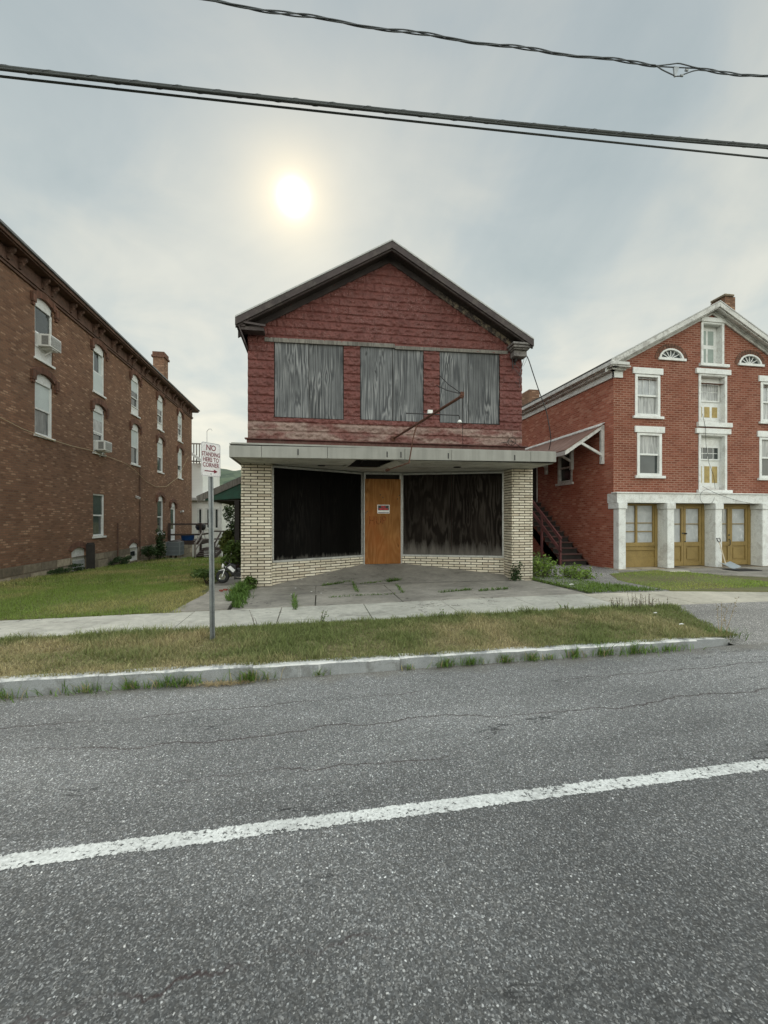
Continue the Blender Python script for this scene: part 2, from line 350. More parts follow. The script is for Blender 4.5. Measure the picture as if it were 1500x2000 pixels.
    col = m.ramp(m.noise(3., 6, .7, v=m.mapv((.4, 2., 1))), [(.3, (.085, .036, .025)), (.55, (.14, .066, .046)), (.75, (.24, .17, .14))])
    MT['rusty_roof'] = m.done(col, .75, w, .5, .02)
    MT['clap'] = None
    m = M('white_clapboard'); z = m.sep()[2]
    fr = m.math('FRACT', m.math('MULTIPLY', z, 1 / .125))
    col = m.ramp(m.noise(1.2, 4), [(.3, (.80, .80, .77)), (.7, (.86, .86, .82))])
    col = m.mix(m.rngm(fr, .0, .12, .5, 0.), col, (.30, .30, .29))
    MT['clap'] = m.done(col, .6, fr, .6, .02)
    MT['green_paint'] = plain('dark_green_paint', (.018, .068, .045), .3, 2., .7, .3, 40, dirt=(.03, .04, .03), damt=.5)
    MT['deck'] = plain('brown_deck_stain', (.055, .038, .032), .35, 4., .8)
    MT['deck_pale'] = plain('pale_deck_board', (.24, .215, .19), .25, 4., .8)
    MT['ac_white'] = plain('window_unit_plastic', (.68, .68, .65), .06, 4., .45, .05)
    MT['ac_grille'] = plain('unit_grille', (.20, .20, .19), .2, 30., .6)
    m = M('condenser_fins'); sx = m.sep()
    fin = m.math('FRACT', m.math('MULTIPLY', m.math('ADD', sx[0], sx[1]), 22.))
    MT['fins'] = m.done(m.mix(m.rngm(fin, .4, .6, 0., 1.), (.12, .14, .155), (.22, .25, .27)), .5, fin, .4, .01, .4)
    MT['condenser'] = plain('condenser_paint', (.21, .235, .245), .12, 4., .5)
    MT['blue'] = plain('blue_plastic', (.02, .10, .34), .15, 5., .4, .05)
    MT['rubber'] = plain('black_rubber', (.016, .016, .017), .25, 12., .7, .3, 80)
    MT['bike_black'] = plain('black_bike_plastic', (.02, .02, .022), .2, 6., .3, .05)
    MT['bike_white'] = plain('white_fairing', (.75, .75, .76), .05, 5., .25, .03)
    MT['chrome'] = plain('bright_metal', (.55, .56, .58), .1, 5., .2, .05, metallic=.9)
    MT['cable'] = plain('weathered_cable', (.045, .05, .047), .3, 6., .7, .3, 80)
    MT['cable_grey'] = plain('grey_wire', (.10, .11, .12), .25, 6., .6, .2, 80)
    MT['cord'] = plain('pale_yellow_cord', (.44, .35, .20), .15, 6., .6)
    MT['bark'] = plain('bark', (.075, .058, .043), .35, 8., .95, .9, 25, bdist=.02)
    MT['litter'] = plain('white_paper', (.75, .74, .70), .06, 9., .8)
    MT['straw'] = plain('dry_straw', (.34, .25, .13), .3, 18., .9)
    MT['shovel'] = plain('grey_scoop', (.32, .36, .38), .1, 5., .4, .05)
    MT['ash_wood'] = plain('pale_ash_handle', (.58, .50, .38), .1, 6., .5)
    MT['red_leaf'] = plain('fallen_brick_red', (.25, .06, .04), .2, 9., .9)
    m = M('wooded_hill')
    v = m.n('TexVoronoi', {'Vector': m.co(), 'Scale': .16})
    col = m.ramp(m.sep(v.outputs['Color'])[0], [(0., (.038, .060, .040)), (.6, (.062, .090, .055)), (1., (.095, .125, .075))])
    MT['hill'] = m.done(col, .95)
make_materials()

# ------------------------------------------------------------------ mesh building
ORG = {}
def origin_of(o): return ORG.get(o.name, Vector((0, 0, 0))) if o else Vector((0, 0, 0))
def thing(name, label, cat, loc, group=None):
    o = bpy.data.objects.new(name, None); COL.objects.link(o)
    o.empty_display_size = .2
    o.location = loc; ORG[o.name] = Vector(loc)
    return tag(o, label, cat, group)
def tag(o, label=None, cat=None, group=None, kind=None):
    if label: o['label'] = label
    if cat: o['category'] = cat
    if group: o['group'] = group
    if kind: o['kind'] = kind
    return o
class MB:
    def __init__(s): s.v = []; s.f = []; s.mi = []; s.k = 0
    def add(s, vs, fs):
        b = len(s.v); s.v += [tuple(v) for v in vs]
        s.f += [tuple(b + i for i in f) for f in fs]; s.mi += [s.k] * len(fs); return s
    def hexa(s, p):            # bottom 4 ccw, top 4 ccw
        return s.add(p, [(3, 2, 1, 0), (4, 5, 6, 7), (0, 1, 5, 4), (1, 2, 6, 5), (2, 3, 7, 6), (3, 0, 4, 7)])
    def box(s, x0, x1, y0, y1, z0, z1):
        return s.hexa([(x0, y0, z0), (x1, y0, z0), (x1, y1, z0), (x0, y1, z0), (x0, y0, z1), (x1, y0, z1), (x1, y1, z1), (x0, y1, z1)])
    def prism(s, poly, vec):
        n = len(poly); vec = Vector(vec); a = [Vector(p) for p in poly]; b = [p + vec for p in a]
        return s.add(a + b, [tuple(range(n))[::-1], tuple(range(n, 2 * n))] + [(i, (i + 1) % n, n + (i + 1) % n, n + i) for i in range(n)])
    def quad(s, *p): return s.add(p, [tuple(range(len(p)))])
    def bar(s, p, q, w, h, up=(0, 0, 1)):
        p, q = Vector(p), Vector(q); d = (q - p).normalized(); up = Vector(up)
        a = d.cross(up)
        if a.length < 1e-4: a = d.cross(Vector((0, 1, 0)))
        a.normalize(); u = a.cross(d).normalized(); a = a * w / 2; u = u * h / 2
        return s.hexa([p - a - u, p + a - u, q + a - u, q - a - u, p - a + u, p + a + u, q + a + u, q - a + u])
    def tube(s, path, r, n=7, caps=True):
        path = [Vector(p) for p in path]; rs = r if isinstance(r, (list, tuple)) else [r] * len(path)
        b = len(s.v); prev = None
        for i, p in enumerate(path):
            t = (path[min(i + 1, len(path) - 1)] - path[max(i - 1, 0)]).normalized()
            if prev is None:
                prev = t.cross(Vector((0, 0, 1)))
                if prev.length < 1e-3: prev = t.cross(Vector((1, 0, 0)))
            u = (prev - t * prev.dot(t)).normalized(); prev = u; w = t.cross(u)
            for k in range(n):
                a = 2 * pi * k / n; s.v.append(tuple(p + (u * cos(a) + w * sin(a)) * rs[i]))
        for i in range(len(path) - 1):
            for k in range(n):
                s.f.append((b + i * n + k, b + i * n + (k + 1) % n, b + (i + 1) * n + (k + 1) % n, b + (i + 1) * n + k)); s.mi.append(s.k)
        if caps:
            s.f.append(tuple(b + k for k in range(n))[::-1]); s.mi.append(s.k)
            e = b + (len(path) - 1) * n; s.f.append(tuple(e + k for k in range(n))); s.mi.append(s.k)
        return s
    def ring(s, c, axis, R, r, n=20, m=8):
        axis = Vector(axis).normalized(); u = axis.orthogonal().normalized(); w = axis.cross(u); b = len(s.v); c = Vector(c)
        for i in range(n):
            a = 2 * pi * i / n; d = u * cos(a) + w * sin(a)
            for k in range(m):
                e = 2 * pi * k / m; s.v.append(tuple(c + d * (R + r * cos(e)) + axis * r * sin(e)))
        for i in range(n):
            for k in range(m):
                s.f.append((b + i * m + k, b + ((i + 1) % n) * m + k, b + ((i + 1) % n) * m + (k + 1) % m, b + i * m + (k + 1) % m)); s.mi.append(s.k)
        return s
    def lathe(s, prof, c, axis=(0, 0, 1), n=16):
        axis = Vector(axis).normalized(); u = axis.orthogonal().normalized(); w = axis.cross(u); c = Vector(c); b = len(s.v)
        for r, h in prof:
            for k in range(n):
                a = 2 * pi * k / n; s.v.append(tuple(c + axis * h + (u * cos(a) + w * sin(a)) * r))
        for i in range(len(prof) - 1):
            for k in range(n):
                s.f.append((b + i * n + k, b + i * n + (k + 1) % n, b + (i + 1) * n + (k + 1) % n, b + (i + 1) * n + k)); s.mi.append(s.k)
        s.f.append(tuple(b + k for k in range(n))[::-1]); s.mi.append(s.k)
        e = b + (len(prof) - 1) * n; s.f.append(tuple(e + k for k in range(n))); s.mi.append(s.k)
        return s
    def build(s, name, mats, parent=None, bevel=0., sm=False, recalc=True, loc=None):
        o0 = origin_of(parent) if parent else Vector(loc or (0, 0, 0))
        me = bpy.data.meshes.new(name)
        me.from_pydata([(x - o0.x, y - o0.y, z - o0.z) for x, y, z in s.v], [], s.f)
        if not isinstance(mats, (list, tuple)): mats = [mats]
        for k in mats: me.materials.append(MT[k])
        me.polygons.foreach_set('material_index', s.mi)
        if sm: me.polygons.foreach_set('use_smooth', [True] * len(s.f))
        if recalc:
            bm = bmesh.new(); bm.from_mesh(me); bmesh.ops.recalc_face_normals(bm, faces=bm.faces); bm.to_mesh(me); bm.free()
        o = bpy.data.objects.new(name, me); COL.objects.link(o)
        if parent: o.parent = parent; ORG[o.name] = o0
        else: o.location = o0; ORG[o.name] = o0
        if bevel:
            b = o.modifiers.new('bevel', 'BEVEL'); b.width = bevel; b.segments = 2; b.limit_method = 'ANGLE'; b.angle_limit = radians(40)
        return o
def struct(name, mb, mat, **kw):
    return tag(mb.build(name, mat, **kw), kind='structure')
def np_mesh(name, V, Fq, mat, parent=None, cols=None, sm=False, loc=None):
    """V (n,3) array in world metres, Fq (m,k) index array"""
    o0 = origin_of(parent) if parent else Vector(loc or (0, 0, 0))
    V = np.asarray(V, dtype=np.float32) - np.array(o0, dtype=np.float32)
    Fq = np.asarray(Fq, dtype=np.int32); me = bpy.data.meshes.new(name); k = Fq.shape[1]
    me.vertices.add(len(V)); me.vertices.foreach_set('co', V.ravel())
    me.loops.add(Fq.size); me.loops.foreach_set('vertex_index', Fq.ravel())
    me.polygons.add(len(Fq)); me.polygons.foreach_set('loop_start', np.arange(0, Fq.size, k, dtype=np.int32))
    if sm: me.polygons.foreach_set('use_smooth', np.ones(len(Fq), dtype=bool))
    if cols is not None:
        a = me.attributes.new('Col', 'FLOAT_COLOR', 'POINT')
        c = np.ones((len(V), 4), dtype=np.float32); c[:, :3] = cols; a.data.foreach_set('color', c.ravel())
    me.materials.append(MT[mat]); me.update(calc_edges=True); me.validate()
    o = bpy.data.objects.new(name, me); COL.objects.link(o)
    if parent: o.parent = parent
    else: o.location = o0
    ORG[o.name] = o0
    return o
def vnoise(x, y, s, seed=0):
    """smooth value noise, vectorised"""
    r = np.random.default_rng(seed).random((64, 64)); x = np.asarray(x) * s; y = np.asarray(y) * s
    xi = np.floor(x).astype(int); yi = np.floor(y).astype(int); fx = x - xi; fy = y - yi
    fx = fx * fx * (3 - 2 * fx); fy = fy * fy * (3 - 2 * fy)
    g = lambda a, b: r[a % 64, b % 64]
    return (g(xi, yi) * (1 - fx) + g(xi + 1, yi) * fx) * (1 - fy) + (g(xi, yi + 1) * (1 - fx) + g(xi + 1, yi + 1) * fx) * fy
def text(name, body, mat, parent, o, ux, uy, size, sx=1., bold=0., align='CENTER'):
    cu = bpy.data.curves.new('tmp_lettering', 'FONT'); cu.body = body; cu.size = size; cu.align_x = align; cu.align_y = 'CENTER'; cu.offset = bold; cu.resolution_u = 3
    ob = bpy.data.objects.new('tmp_lettering', cu); COL.objects.link(ob)
    dg = bpy.context.evaluated_depsgraph_get(); me = bpy.data.meshes.new_from_object(ob.evaluated_get(dg))
    o, ux, uy = Vector(o), Vector(ux), Vector(uy); mb = MB()
    mb.add([o + ux * v.co.x * sx + uy * v.co.y for v in me.vertices], [tuple(p.vertices) for p in me.polygons])
    bpy.data.objects.remove(ob); bpy.data.curves.remove(cu); bpy.data.meshes.remove(me)
    r = mb.build(name, mat, parent, recalc=False); return r
def holes_wall(mb, mp, u0, u1, v0, v1, holes, depth):
    """rectangular wall with rectangular openings; mp(u, v, d) -> point, d into the wall"""
    us = sorted({u0, u1, *[h[0] for h in holes], *[h[1] for h in holes]}); vs = sorted({v0, v1, *[h[2] for h in holes], *[h[3] for h in holes]})
    us = [u for u in us if u0 <= u <= u1]; vs = [v for v in vs if v0 <= v <= v1]
    for a, b in zip(us, us[1:]):
        for c, d in zip(vs, vs[1:]):
            mu, mv = (a + b) / 2, (c + d) / 2
            if any(h[0] < mu < h[1] and h[2] < mv < h[3] for h in holes): continue
            mb.quad(mp(a, c, 0), mp(b, c, 0), mp(b, d, 0), mp(a, d, 0))
    for a, b, c, d in holes:
        for (p, q) in (((a, c), (b, c)), ((b, c), (b, d)), ((b, d), (a, d)), ((a, d), (a, c))):
            mb.quad(mp(*p, 0), mp(*q, 0), mp(*q, depth), mp(*p, depth))
# ------------------------------------------------------------------ ground, road, walk
def build_street():
    # terrain sheet to the horizon
    xs = sorted(set([-900, -400, -150, -80, -50, -35] + [x * .8 for x in range(-32, 33)] + [35, 50, 80, 150, 400, 900]))
    ys = [-900, -300, -80, -30, 4.0, 7.75, 7.93] + [8 + i * .6 for i in range(52)] + [42, 50, 65, 90, 150, 400, 900]
    V = []
    for y in ys:
        for x in xs:
            if y < 7.8: z = -.75
            else:
                z = gz(x, min(y, 60)) - .02
                if 8 < y < 40: z += .03 * (mnoise.noise(Vector((x * .7, y * .7, 0)))) * smooth(8, 9, y)
                if -1.7 < x < 5.9 and y < 12.5: z -= .12
            V.append((x, y, z))
    n = len(xs); Q = [(j * n + i, j * n + i + 1, (j + 1) * n + i + 1, (j + 1) * n + i) for j in range(len(ys) - 1) for i in range(n - 1)]
    tag(np_mesh('ground', V, Q, 'ground', sm=True), kind='structure')
    # road
    xr = [-90, -40, -20, -14] + [-13 + i for i in range(27)] + [14, 20, 40, 90]; yr = [-9, -5, -2, 0, 1, 2, 3, 4, 4.5, 4.86]
    V = [(x, y, road_z(x, y) - .035 * ((y - 1.2) / 4) ** 2 * (1 if y < 1.2 else .25)) for y in yr for x in xr]; n = len(xr)
    Q = [(j * n + i, j * n + i + 1, (j + 1) * n + i + 1, (j + 1) * n + i) for j in range(len(yr) - 1) for i in range(n - 1)]
    tag(np_mesh('road', V, Q, 'asphalt', sm=True), kind='structure')
    def rz(x, y): return road_z(x, y) - .035 * ((y - 1.2) / 4) ** 2 * (1 if y < 1.2 else .25)
    mb = MB(); xx = [-30 + i for i in range(61)]
    for a, b in zip(xx, xx[1:]):
        mb.quad((a, 2.405, rz(a, 2.4) + .004), (b, 2.405, rz(b, 2.4) + .004), (b, 2.58, rz(b, 2.58) + .004), (a, 2.58, rz(a, 2.58) + .004))
    struct('road_marking', mb, 'road_paint')
    # kerb stones
    mb = MB(); x = -16.0; rk = random.Random(3)
    while x < 4.9:          # each stone has a chipped, slightly wandering front edge
        x2 = min(x + rk.uniform(1.15, 1.9), 5.0); n = 14; st_ = rk.uniform(-.006, .006); rows = []
        for i in range(n + 1):
            xx = x + .002 + (x2 - x - .004) * i / n; kz = kerb_z(xx) + st_ + .004 * mnoise.noise(Vector((xx * 3, 1, 0))); yy = 4.835 + st_ + .008 * mnoise.noise(Vector((xx * 2.1, 4, 0)))
            ch = .012 + .014 * max(0, mnoise.noise(Vector((xx * 5.5, 7, 1)))) + .02 * max(0, mnoise.noise(Vector((xx * 13, 2, 8))) - .25)
            rows.append([(xx, yy - .012, -.6), (xx, yy, kz - ch), (xx, yy + ch, kz), (xx, 4.975, kz), (xx, 4.975, -.6)])
        for p, q in zip(rows, rows[1:]):
            for i in range(4): mb.quad(p[i], q[i], q[i + 1], p[i + 1])
        for p in (rows[0], rows[-1]): mb.quad(*p)
        x = x2
    pts = [(5.0, 4.835, kerb_z(5)), (5.25, 4.85, .095), (5.5, 4.90, .075), (5.68, 4.99, .045), (5.8, 5.10, .02)]
    for (xa, ya, za), (xb, yb, zb) in zip(pts, pts[1:]):
        mb.hexa([(xa, ya, -.6), (xb, yb, -.6), (xb, yb + .16, -.6), (xa, ya + .165, -.6), (xa, ya, za), (xb, yb, zb), (xb, yb + .16, zb), (xa, ya + .165, za)])
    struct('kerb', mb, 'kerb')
    # verge soil
    mb = MB(); xx = [-16 + i * .5 for i in range(43)] + [5.4, 5.7]
    def vx(x, y): return x if x < 5.6 else 5.66 + (y - 5) * .36
    def vz(x, y): return kerb_z(x) - .012 + (walk_z(x) - kerb_z(x) + .012) * (y - 4.96) / 1.69
    for a, b in zip(xx, xx[1:]):
        for c, d in zip([4.96, 5.4, 5.85, 6.25], [5.4, 5.85, 6.25, 6.66]):
            mb.quad(*[(vx(p, q), q, vz(p, q)) for p, q in ((a, c), (b, c), (b, d), (a, d))])
    struct('verge', mb, 'verge')
    # sidewalk slabs
    mb = MB(); x = -17.05; k = 0
    while x < 18:
        x2 = x + 1.5; mb.k = 0 if x < 5.2 else 1
        j = [.008 * (random.random() - .5) for _ in range(4)]
        c = [(x + .006, 6.65), (x2 - .006, 6.65), (x2 - .006, 7.95), (x + .006, 7.95)]
        mb.hexa([(p, q, -.5) for p, q in c] + [(p, q, walk_z(p) + jj) for (p, q), jj in zip(c, j)]); x = x2
    struct('sidewalk', mb, ['walk', 'walk_warm'], bevel=.008)
    # driveway mouth and parking strip on the right
    mb = MB(); xs = [5.62 + i * .7 for i in range(18)]
    for a, b in zip(xs, xs[1:]):
        for c, d, e in ((4.855, 5.3, 0), (5.3, 6.0, 1), (6.0, 6.645, 2)):
            f = lambda x, y: (x, y, road_z(x, 4.8) - .03 + .02 + (walk_z(x) + .012 - road_z(x, 4.8)) * smooth(4.8, 6.65, y))
            mb.quad(f(a, c), f(b, c), f(b, d), f(a, d))
    struct('driveway', mb, 'asphalt_pale')
    mb = MB(); P = [onG(*p) for p in ((1108, 1157), (1320, 1157), (1180, 1126), (1196, 1113), (1120, 1108), (1060, 1113), (1075, 1135))]
    pts = [(5.75, 7.955), (8.55, 7.955), (8.55, 8.9), (8.2, 10.2), (9.3, 11.75), (9.3, 22), (5.75, 22), (5.75, 10)]
    mb.prism([(x, y, gz(x, y) + .012) for x, y in pts], (0, 0, -.2))
    struct('side_driveway', mb, 'asphalt_pale')
    mb = MB()
    mb.prism([(x, y, gz(x, y) + .016) for x, y in ((10.9, 11.9), (10.9, 10.9), (12.2, 9.7), (16, 9.4), (22, 9.4), (22, 11.9))], (0, 0, -.2))
    mb.box(9.1, 17, 11.45, 11.98, -.1, .12)
    struct('front_path', mb, 'apron', bevel=.01)
    # apron slabs
    mb = MB(); xb = [-1.45, .05, 1.72, 3.35, 5.6]
    def az(x, y): return walk_z(x) + .004 + (.1 - walk_z(x)) * (y - 7.95) / 2.2
    for i, (a, b) in enumerate(zip(xb, xb[1:])):
        for c, d in ((7.962, 9.05), (9.062, 10.16)) if i in (1,) else ((7.962, 10.16),):
            j = [.02 * (random.random() - .5) for _ in range(4)]
            sk = [.0, .03, -.02, .05, .0]
            q = [(a + .005, c), (b - .005, c), (b - .005 + sk[i + 1], d), (a + .005 + sk[i], d)]
            mb.hexa([(x, y, -.4) for x, y in q] + [(x, y, az(x, y) + jj) for (x, y), jj in zip(q, j)])
    struct('apron', mb, 'apron', bevel=.012)
    mb = MB()
    pz = lambda y: .104 + max(0, y - 10.4) * .262
    for c, d in ((10.175, 10.4), (10.4, 11.05), (11.05, 11.9)):
        mb.hexa([(-1.3, c, -.4), (5.4, c, -.4), (5.4, d, -.4), (-1.3, d, -.4), (-1.3, c, pz(c)), (5.4, c, pz(c)), (5.4, d, pz(d)), (-1.3, d, pz(d))])
    struct('porch_slab', mb, 'porch')
    mb = MB(); mb.prism([(x, y, gz(x, y) + .012) for x, y in ((-2.45, 7.955), (-1.5, 7.955), (-1.62, 10.2), (-1.65, 12.6), (-2.6, 12.8), (-2.25, 9.6))], (0, 0, -.2))
    struct('yard_path', mb, 'apron')
    # wooded hill far behind the yard
    xs = np.linspace(-520, 900, 150); ys = np.linspace(190, 460, 60); V = []
    for j, y in enumerate(ys):
        t = j / 59
        for x in xs:
            h = 50 * sin(pi * min(1, t * .62 + .02)) * (1 + .28 * sin(x * .017 + 1.1) + .16 * sin(x * .041))
            h += 3.2 * mnoise.noise(Vector((x * .06, y * .06, 0))) + 2.6 * mnoise.noise(Vector((x * .22, y * .22, 3))) * min(1, t * 6)
            V.append((x, y, -4 + h))
    n = 150; Q = [(j * n + i, j * n + i + 1, (j + 1) * n + i + 1, (j + 1) * n + i) for j in range(59) for i in range(n - 1)]
    tag(np_mesh('hill', V, Q, 'hill', sm=True), kind='structure')

# ------------------------------------------------------------------ roofs
def rake_half(lists, xe, ze, xa, za, yf, yw, yb):
    """one slope; lists = dict of MB: slab, drip, crown, soffit, frieze"""
    def band(mb, t0, t1, y0, y1, a=None):
        poly = [(xe, y0, ze - t0), (xa, y0, za - t0), (xa, y0, za - t1), (xe, y0, ze - t1)]
        mb.prism(poly, (0, y1 - y0, 0))
    band(lists['slab'], .003, .05, yf + .012, yb)
    band(lists['drip'], .0, .036, yf - .022, yf + .010)
    band(lists['crown'], .038, .20, yf - .012, yf + .010)
    band(lists['crown'], .052, .20, yf + .011, yf + .035)
    band(lists['crown'], .20, .235, yf + .037, yf + .09)
    band(lists['soffit'], .15, .175, yf + .037, yw)
    band(lists['frieze'], .178, .33, yw - .055, yw - .012)

# ------------------------------------------------------------------ the boarded shop
def brick_run(mb, p0, p1, z0, z1, nrm, L=.285, H=.0475, J=.0205, out=.020, first=0.):
    """courses of thin bricks on the straight run p0->p1 (xy), standing out along nrm; mb.k selects"""
    p0, p1, nrm = Vector((*p0, 0)), Vector((*p1, 0)), Vector((*nrm, 0)); d = p1 - p0; W = d.length; d.normalize()
    z = z0; row = 0
    while z < z1 - .02:
        h = min(H, z1 - z); JV = .020
        u = -(.5 * (L + JV) if row % 2 else 0) - first
        while u < W - .005:
            a, b = max(u, 0), min(u + L, W)
            if b - a > .02:
                o = out + random.uniform(-.003, .003); zz = z + random.uniform(-.001, .001)
                q0, q1 = p0 + d * a, p0 + d * b; e = nrm * o
                mb.hexa([tuple((q0 + e)[:2]) + (zz,), tuple((q1 + e)[:2]) + (zz,), tuple(q1[:2]) + (zz,), tuple(q0[:2]) + (zz,),
                         tuple((q0 + e)[:2]) + (zz + h,), tuple((q1 + e)[:2]) + (zz + h,), tuple(q1[:2]) + (zz + h,), tuple(q0[:2]) + (zz + h,)])
            u += L + JV
        z += H + J; row += 1

def build_shop():
    R = thing('storefront', 'abandoned gabled shop with red pressed metal siding and boarded windows', 'building', (1.9, 10.45, 0))
    X0, X1, YW, YB = -1.505, 5.43, 10.45, 22.0
    XA, ZA, XEL, XER, ZE = 1.89, 8.40, -1.72, 5.55, 6.28
    def roofz(x): return ZA - (ZA - ZE) * (abs(x - XA) / (XA - XEL if x < XA else XER - XA))
    # boarded openings, surveyed corners
    wins = [((536, 668), (670, 673), (671, 820), (536, 815), 603), ((703, 675), (827, 684), (827, 825), (704, 820), 766), ((858, 686), (975, 692), (975, 829), (859, 826), 914)]
    rects = []
    for a, b, c, d, m in wins:
        P = [atY(*p, YW) for p in (a, b, c, d)]
        rects.append((min(p.x for p in P), max(p.x for p in P), min(p.z for p in P), max(p.z for p in P), atY(m, 750, YW).x))
    # embossed siding
    st = .0155; xs = np.arange(X0, X1 + st, st); zs = np.arange(3.60, 8.25, .0108)
    CH, BL = .207, .43
    hh = np.zeros((len(zs), len(xs)))
    pat = {}
    for j, z in enumerate(zs):
        row = int((z - 3.60) / CH); v = ((z - 3.60) / CH) % 1
        for i, x in enumerate(xs):
            uu = (x - X0 + (.5 * BL if row % 2 else 0)) / BL; u = uu % 1; blk = int(uu)
            e = min(u * BL, (1 - u) * BL) / .02; f = min(v * CH / .013, (1 - v) * CH / .06)
            edge = smooth(0, 1, e) * .8 + .2; edge = edge * smooth(0, 1, f)
            s = (row * 7 + blk * 3 + (row * blk) // 3) % 7
            q = mnoise.noise(Vector((u * 4.1 + s * 9.1, v * 2.1, s * 3.7))) + .6 * mnoise.noise(Vector((u * 9 + s * 5, v * 4.4, 7.7 + s))) + .35 * mnoise.noise(Vector((x * 9, z * 11, 2.2)))
            eye = exp(-((u - .5 - .05 * (s - 3)) / .17) ** 2) * (exp(-((v - .62) / .14) ** 2) - 1.1 * exp(-((v - .40) / .10) ** 2))
            hh[j, i] = edge * (.030 + .029 * q + .008 * eye) + .003 * mnoise.noise(Vector((x * 1.3, z * 1.3, 5)))
    nx = len(xs); V = np.zeros((len(zs) * nx, 3)); V[:, 0] = np.tile(xs, len(zs)); V[:, 2] = np.repeat(zs, nx); V[:, 1] = YW - hh.ravel()
    Q = []
    for j in range(len(zs) - 1):
        zc = zs[j] + .0054
        for i in range(nx - 1):
            xc = xs[i] + st / 2
            if zc > roofz(xc) - .14: continue
            if any(r[0] < xc < r[1] and r[2] < zc < r[3] for r in rects): continue
            Q.append((j * nx + i, j * nx + i + 1, (j + 1) * nx + i + 1, (j + 1) * nx + i))
    np_mesh('siding', V, Q, 'siding', R, sm=True)
    # bulk of the house behind
    mb = MB()
    for xa, xb in ((X0, X0 + .12), (X1 - .12, X1)):
        mb.box(xa, xb, YW + .012, YB, 3.3, 6.2)
    mb.prism([(X0 + .12, YB - .1, -.4), (X1 - .12, YB - .1, -.4), (X1 - .12, YB - .1, 6.15), (XA, YB - .1, 8.2), (X0 + .12, YB - .1, 6.15)], (0, .1, 0))
    mb.box(X0, X0 + .12, 11.0, YB, -.4, 3.3); mb.box(X1 - .12, X1, 11.2, YB, -.4, 3.3)
    mb.box(X0 + .12, X1 - .12, 12.2, 12.3, -.3, 6.1)
    mb.build('wall', 'siding_plain', R)
    # roof
    L = {k: MB() for k in ('slab', 'drip', 'crown', 'soffit', 'frieze')}
    rake_half(L, XEL, ZE, XA, ZA, 10.02, YW, YB + .3); rake_half(L, XER, ZE, XA, ZA, 10.02, YW, YB + .3)
    roof = L['slab'].build('roof', 'shingle', R)
    L['drip'].build('drip_edge', 'drip', roof); L['crown'].build('rake_board', 'rake', roof); L['soffit'].build('soffit', 'wood_dark', roof)
    L['frieze'].build('frieze', 'frieze', roof)
    # side eaves and the two cornice returns
    mb = MB()
    mb.box(X1 + .005, XER - .02, 10.07, YB, ZE - .19, ZE - .16); mb.build('eave', 'rake', roof); mb = MB()
    mb.box(XEL + .02, X0 - .005, 10.07, YB, ZE - .19, ZE - .16)
    mb.prism([(XEL, 10.06, ZE - .05), (XEL + .03, 10.06, ZE - .05), (X0 - .002, 10.06, ZE - .52), (X0 - .002, 10.06, ZE - .60)], (0, YB - 10.1, 0))
    mb.build('eave', 'rake', roof)
    mb = MB(); x = XER - .01
    mb.box(x - .54, x, 10.03, 10.40, ZE - .155, ZE - .10); mb.box(x - .50, x - .03, 10.07, 10.40, ZE - .215, ZE - .157)
    mb.box(x - .46, x - .06, 10.12, 10.40, ZE - .25, ZE - .217); mb.box(x - .43, x - .08, 10.2, 10.42, ZE - .40, ZE - .252)
    mb.build('cornice_return', 'cap_grey', roof, bevel=.012)
    mb = MB(); x = XEL
    mb.bar((x + .08, 10.06, ZE - .10), (x + .66, 10.06, ZE - .155), .03, .045); mb.box(x + .1, x + .62, 10.1, 10.36, ZE - .26, ZE - .18)
    mb.build('cornice_return', 'rake', roof)
    # windows, each a dark opening closed by two boards
    for (a, b, c, d, m), (xa, xb, za, zb, xm) in zip(wins, rects):
        mb = MB(); mb.box(xa - .02, xb + .02, YW + .012, YW + .05, za - .02, zb + .02)
        w = mb.build('window', 'dark_wood', R)
        A, B, C, D = [atY(*p, YW - .004) for p in (a, b, c, d)]; g = .006
        t = (xm - A.x) / (B.x - A.x); mt = A.lerp(B, t); mbm = D.lerp(C, t)
        for n_, (p, q, r, s) in enumerate(((A, mt, mbm, D), (mt, B, C, mbm))):
            k = MB(); ins = Vector((g, 0, 0)); dy = Vector((0, .005 * n_, 0))
            k.prism([p + ins + dy + Vector((.006, 0, -.012)), q - ins + dy + Vector((0, 0, -.012)), r - ins + dy + Vector((0, 0, .014)), s + ins + dy + Vector((.006, 0, .014))], (0, .014, 0))
            k.build('board', 'ply_grey', w, bevel=.002)
    # head trim above the windows
    p, q = atY(517, 663, YW - .03), atY(771, 676, YW - .03); r, s = atY(771, 679, YW - .03), atY(992, 689, YW - .03)
    mb = MB(); mb.bar(p, q, .045, .10); mb.bar(r, s, .045, .085); mb.build('head_trim', 'wood_grey', R, bevel=.004)
    # rusty ledge and the dark band under it
    mb = MB(); z = 3.565
    mb.box(-1.56, 5.56, 10.30, 10.44, z, z + .03); mb.box(-1.52, 5.50, 10.36, 10.44, z - .12, z - .002); mb.box(-1.54, 5.53, 10.32, 10.44, z - .165, z - .122)
    mb.build('ledge', 'rust_trim', R, bevel=.008)
    mb = MB(); mb.box(-1.5, 5.42, 10.44, 10.5, 3.0, 3.60); mb.build('transom_band', 'cavity', R)
    # canopy: fascia ring, top sheet, torn soffit
    cz0, cz1, cy = 3.005, 3.25, 9.2
    mb = MB(); xs_ = [-1.70, -1.05, .32, 2.02, 3.10, 5.02, 5.67]
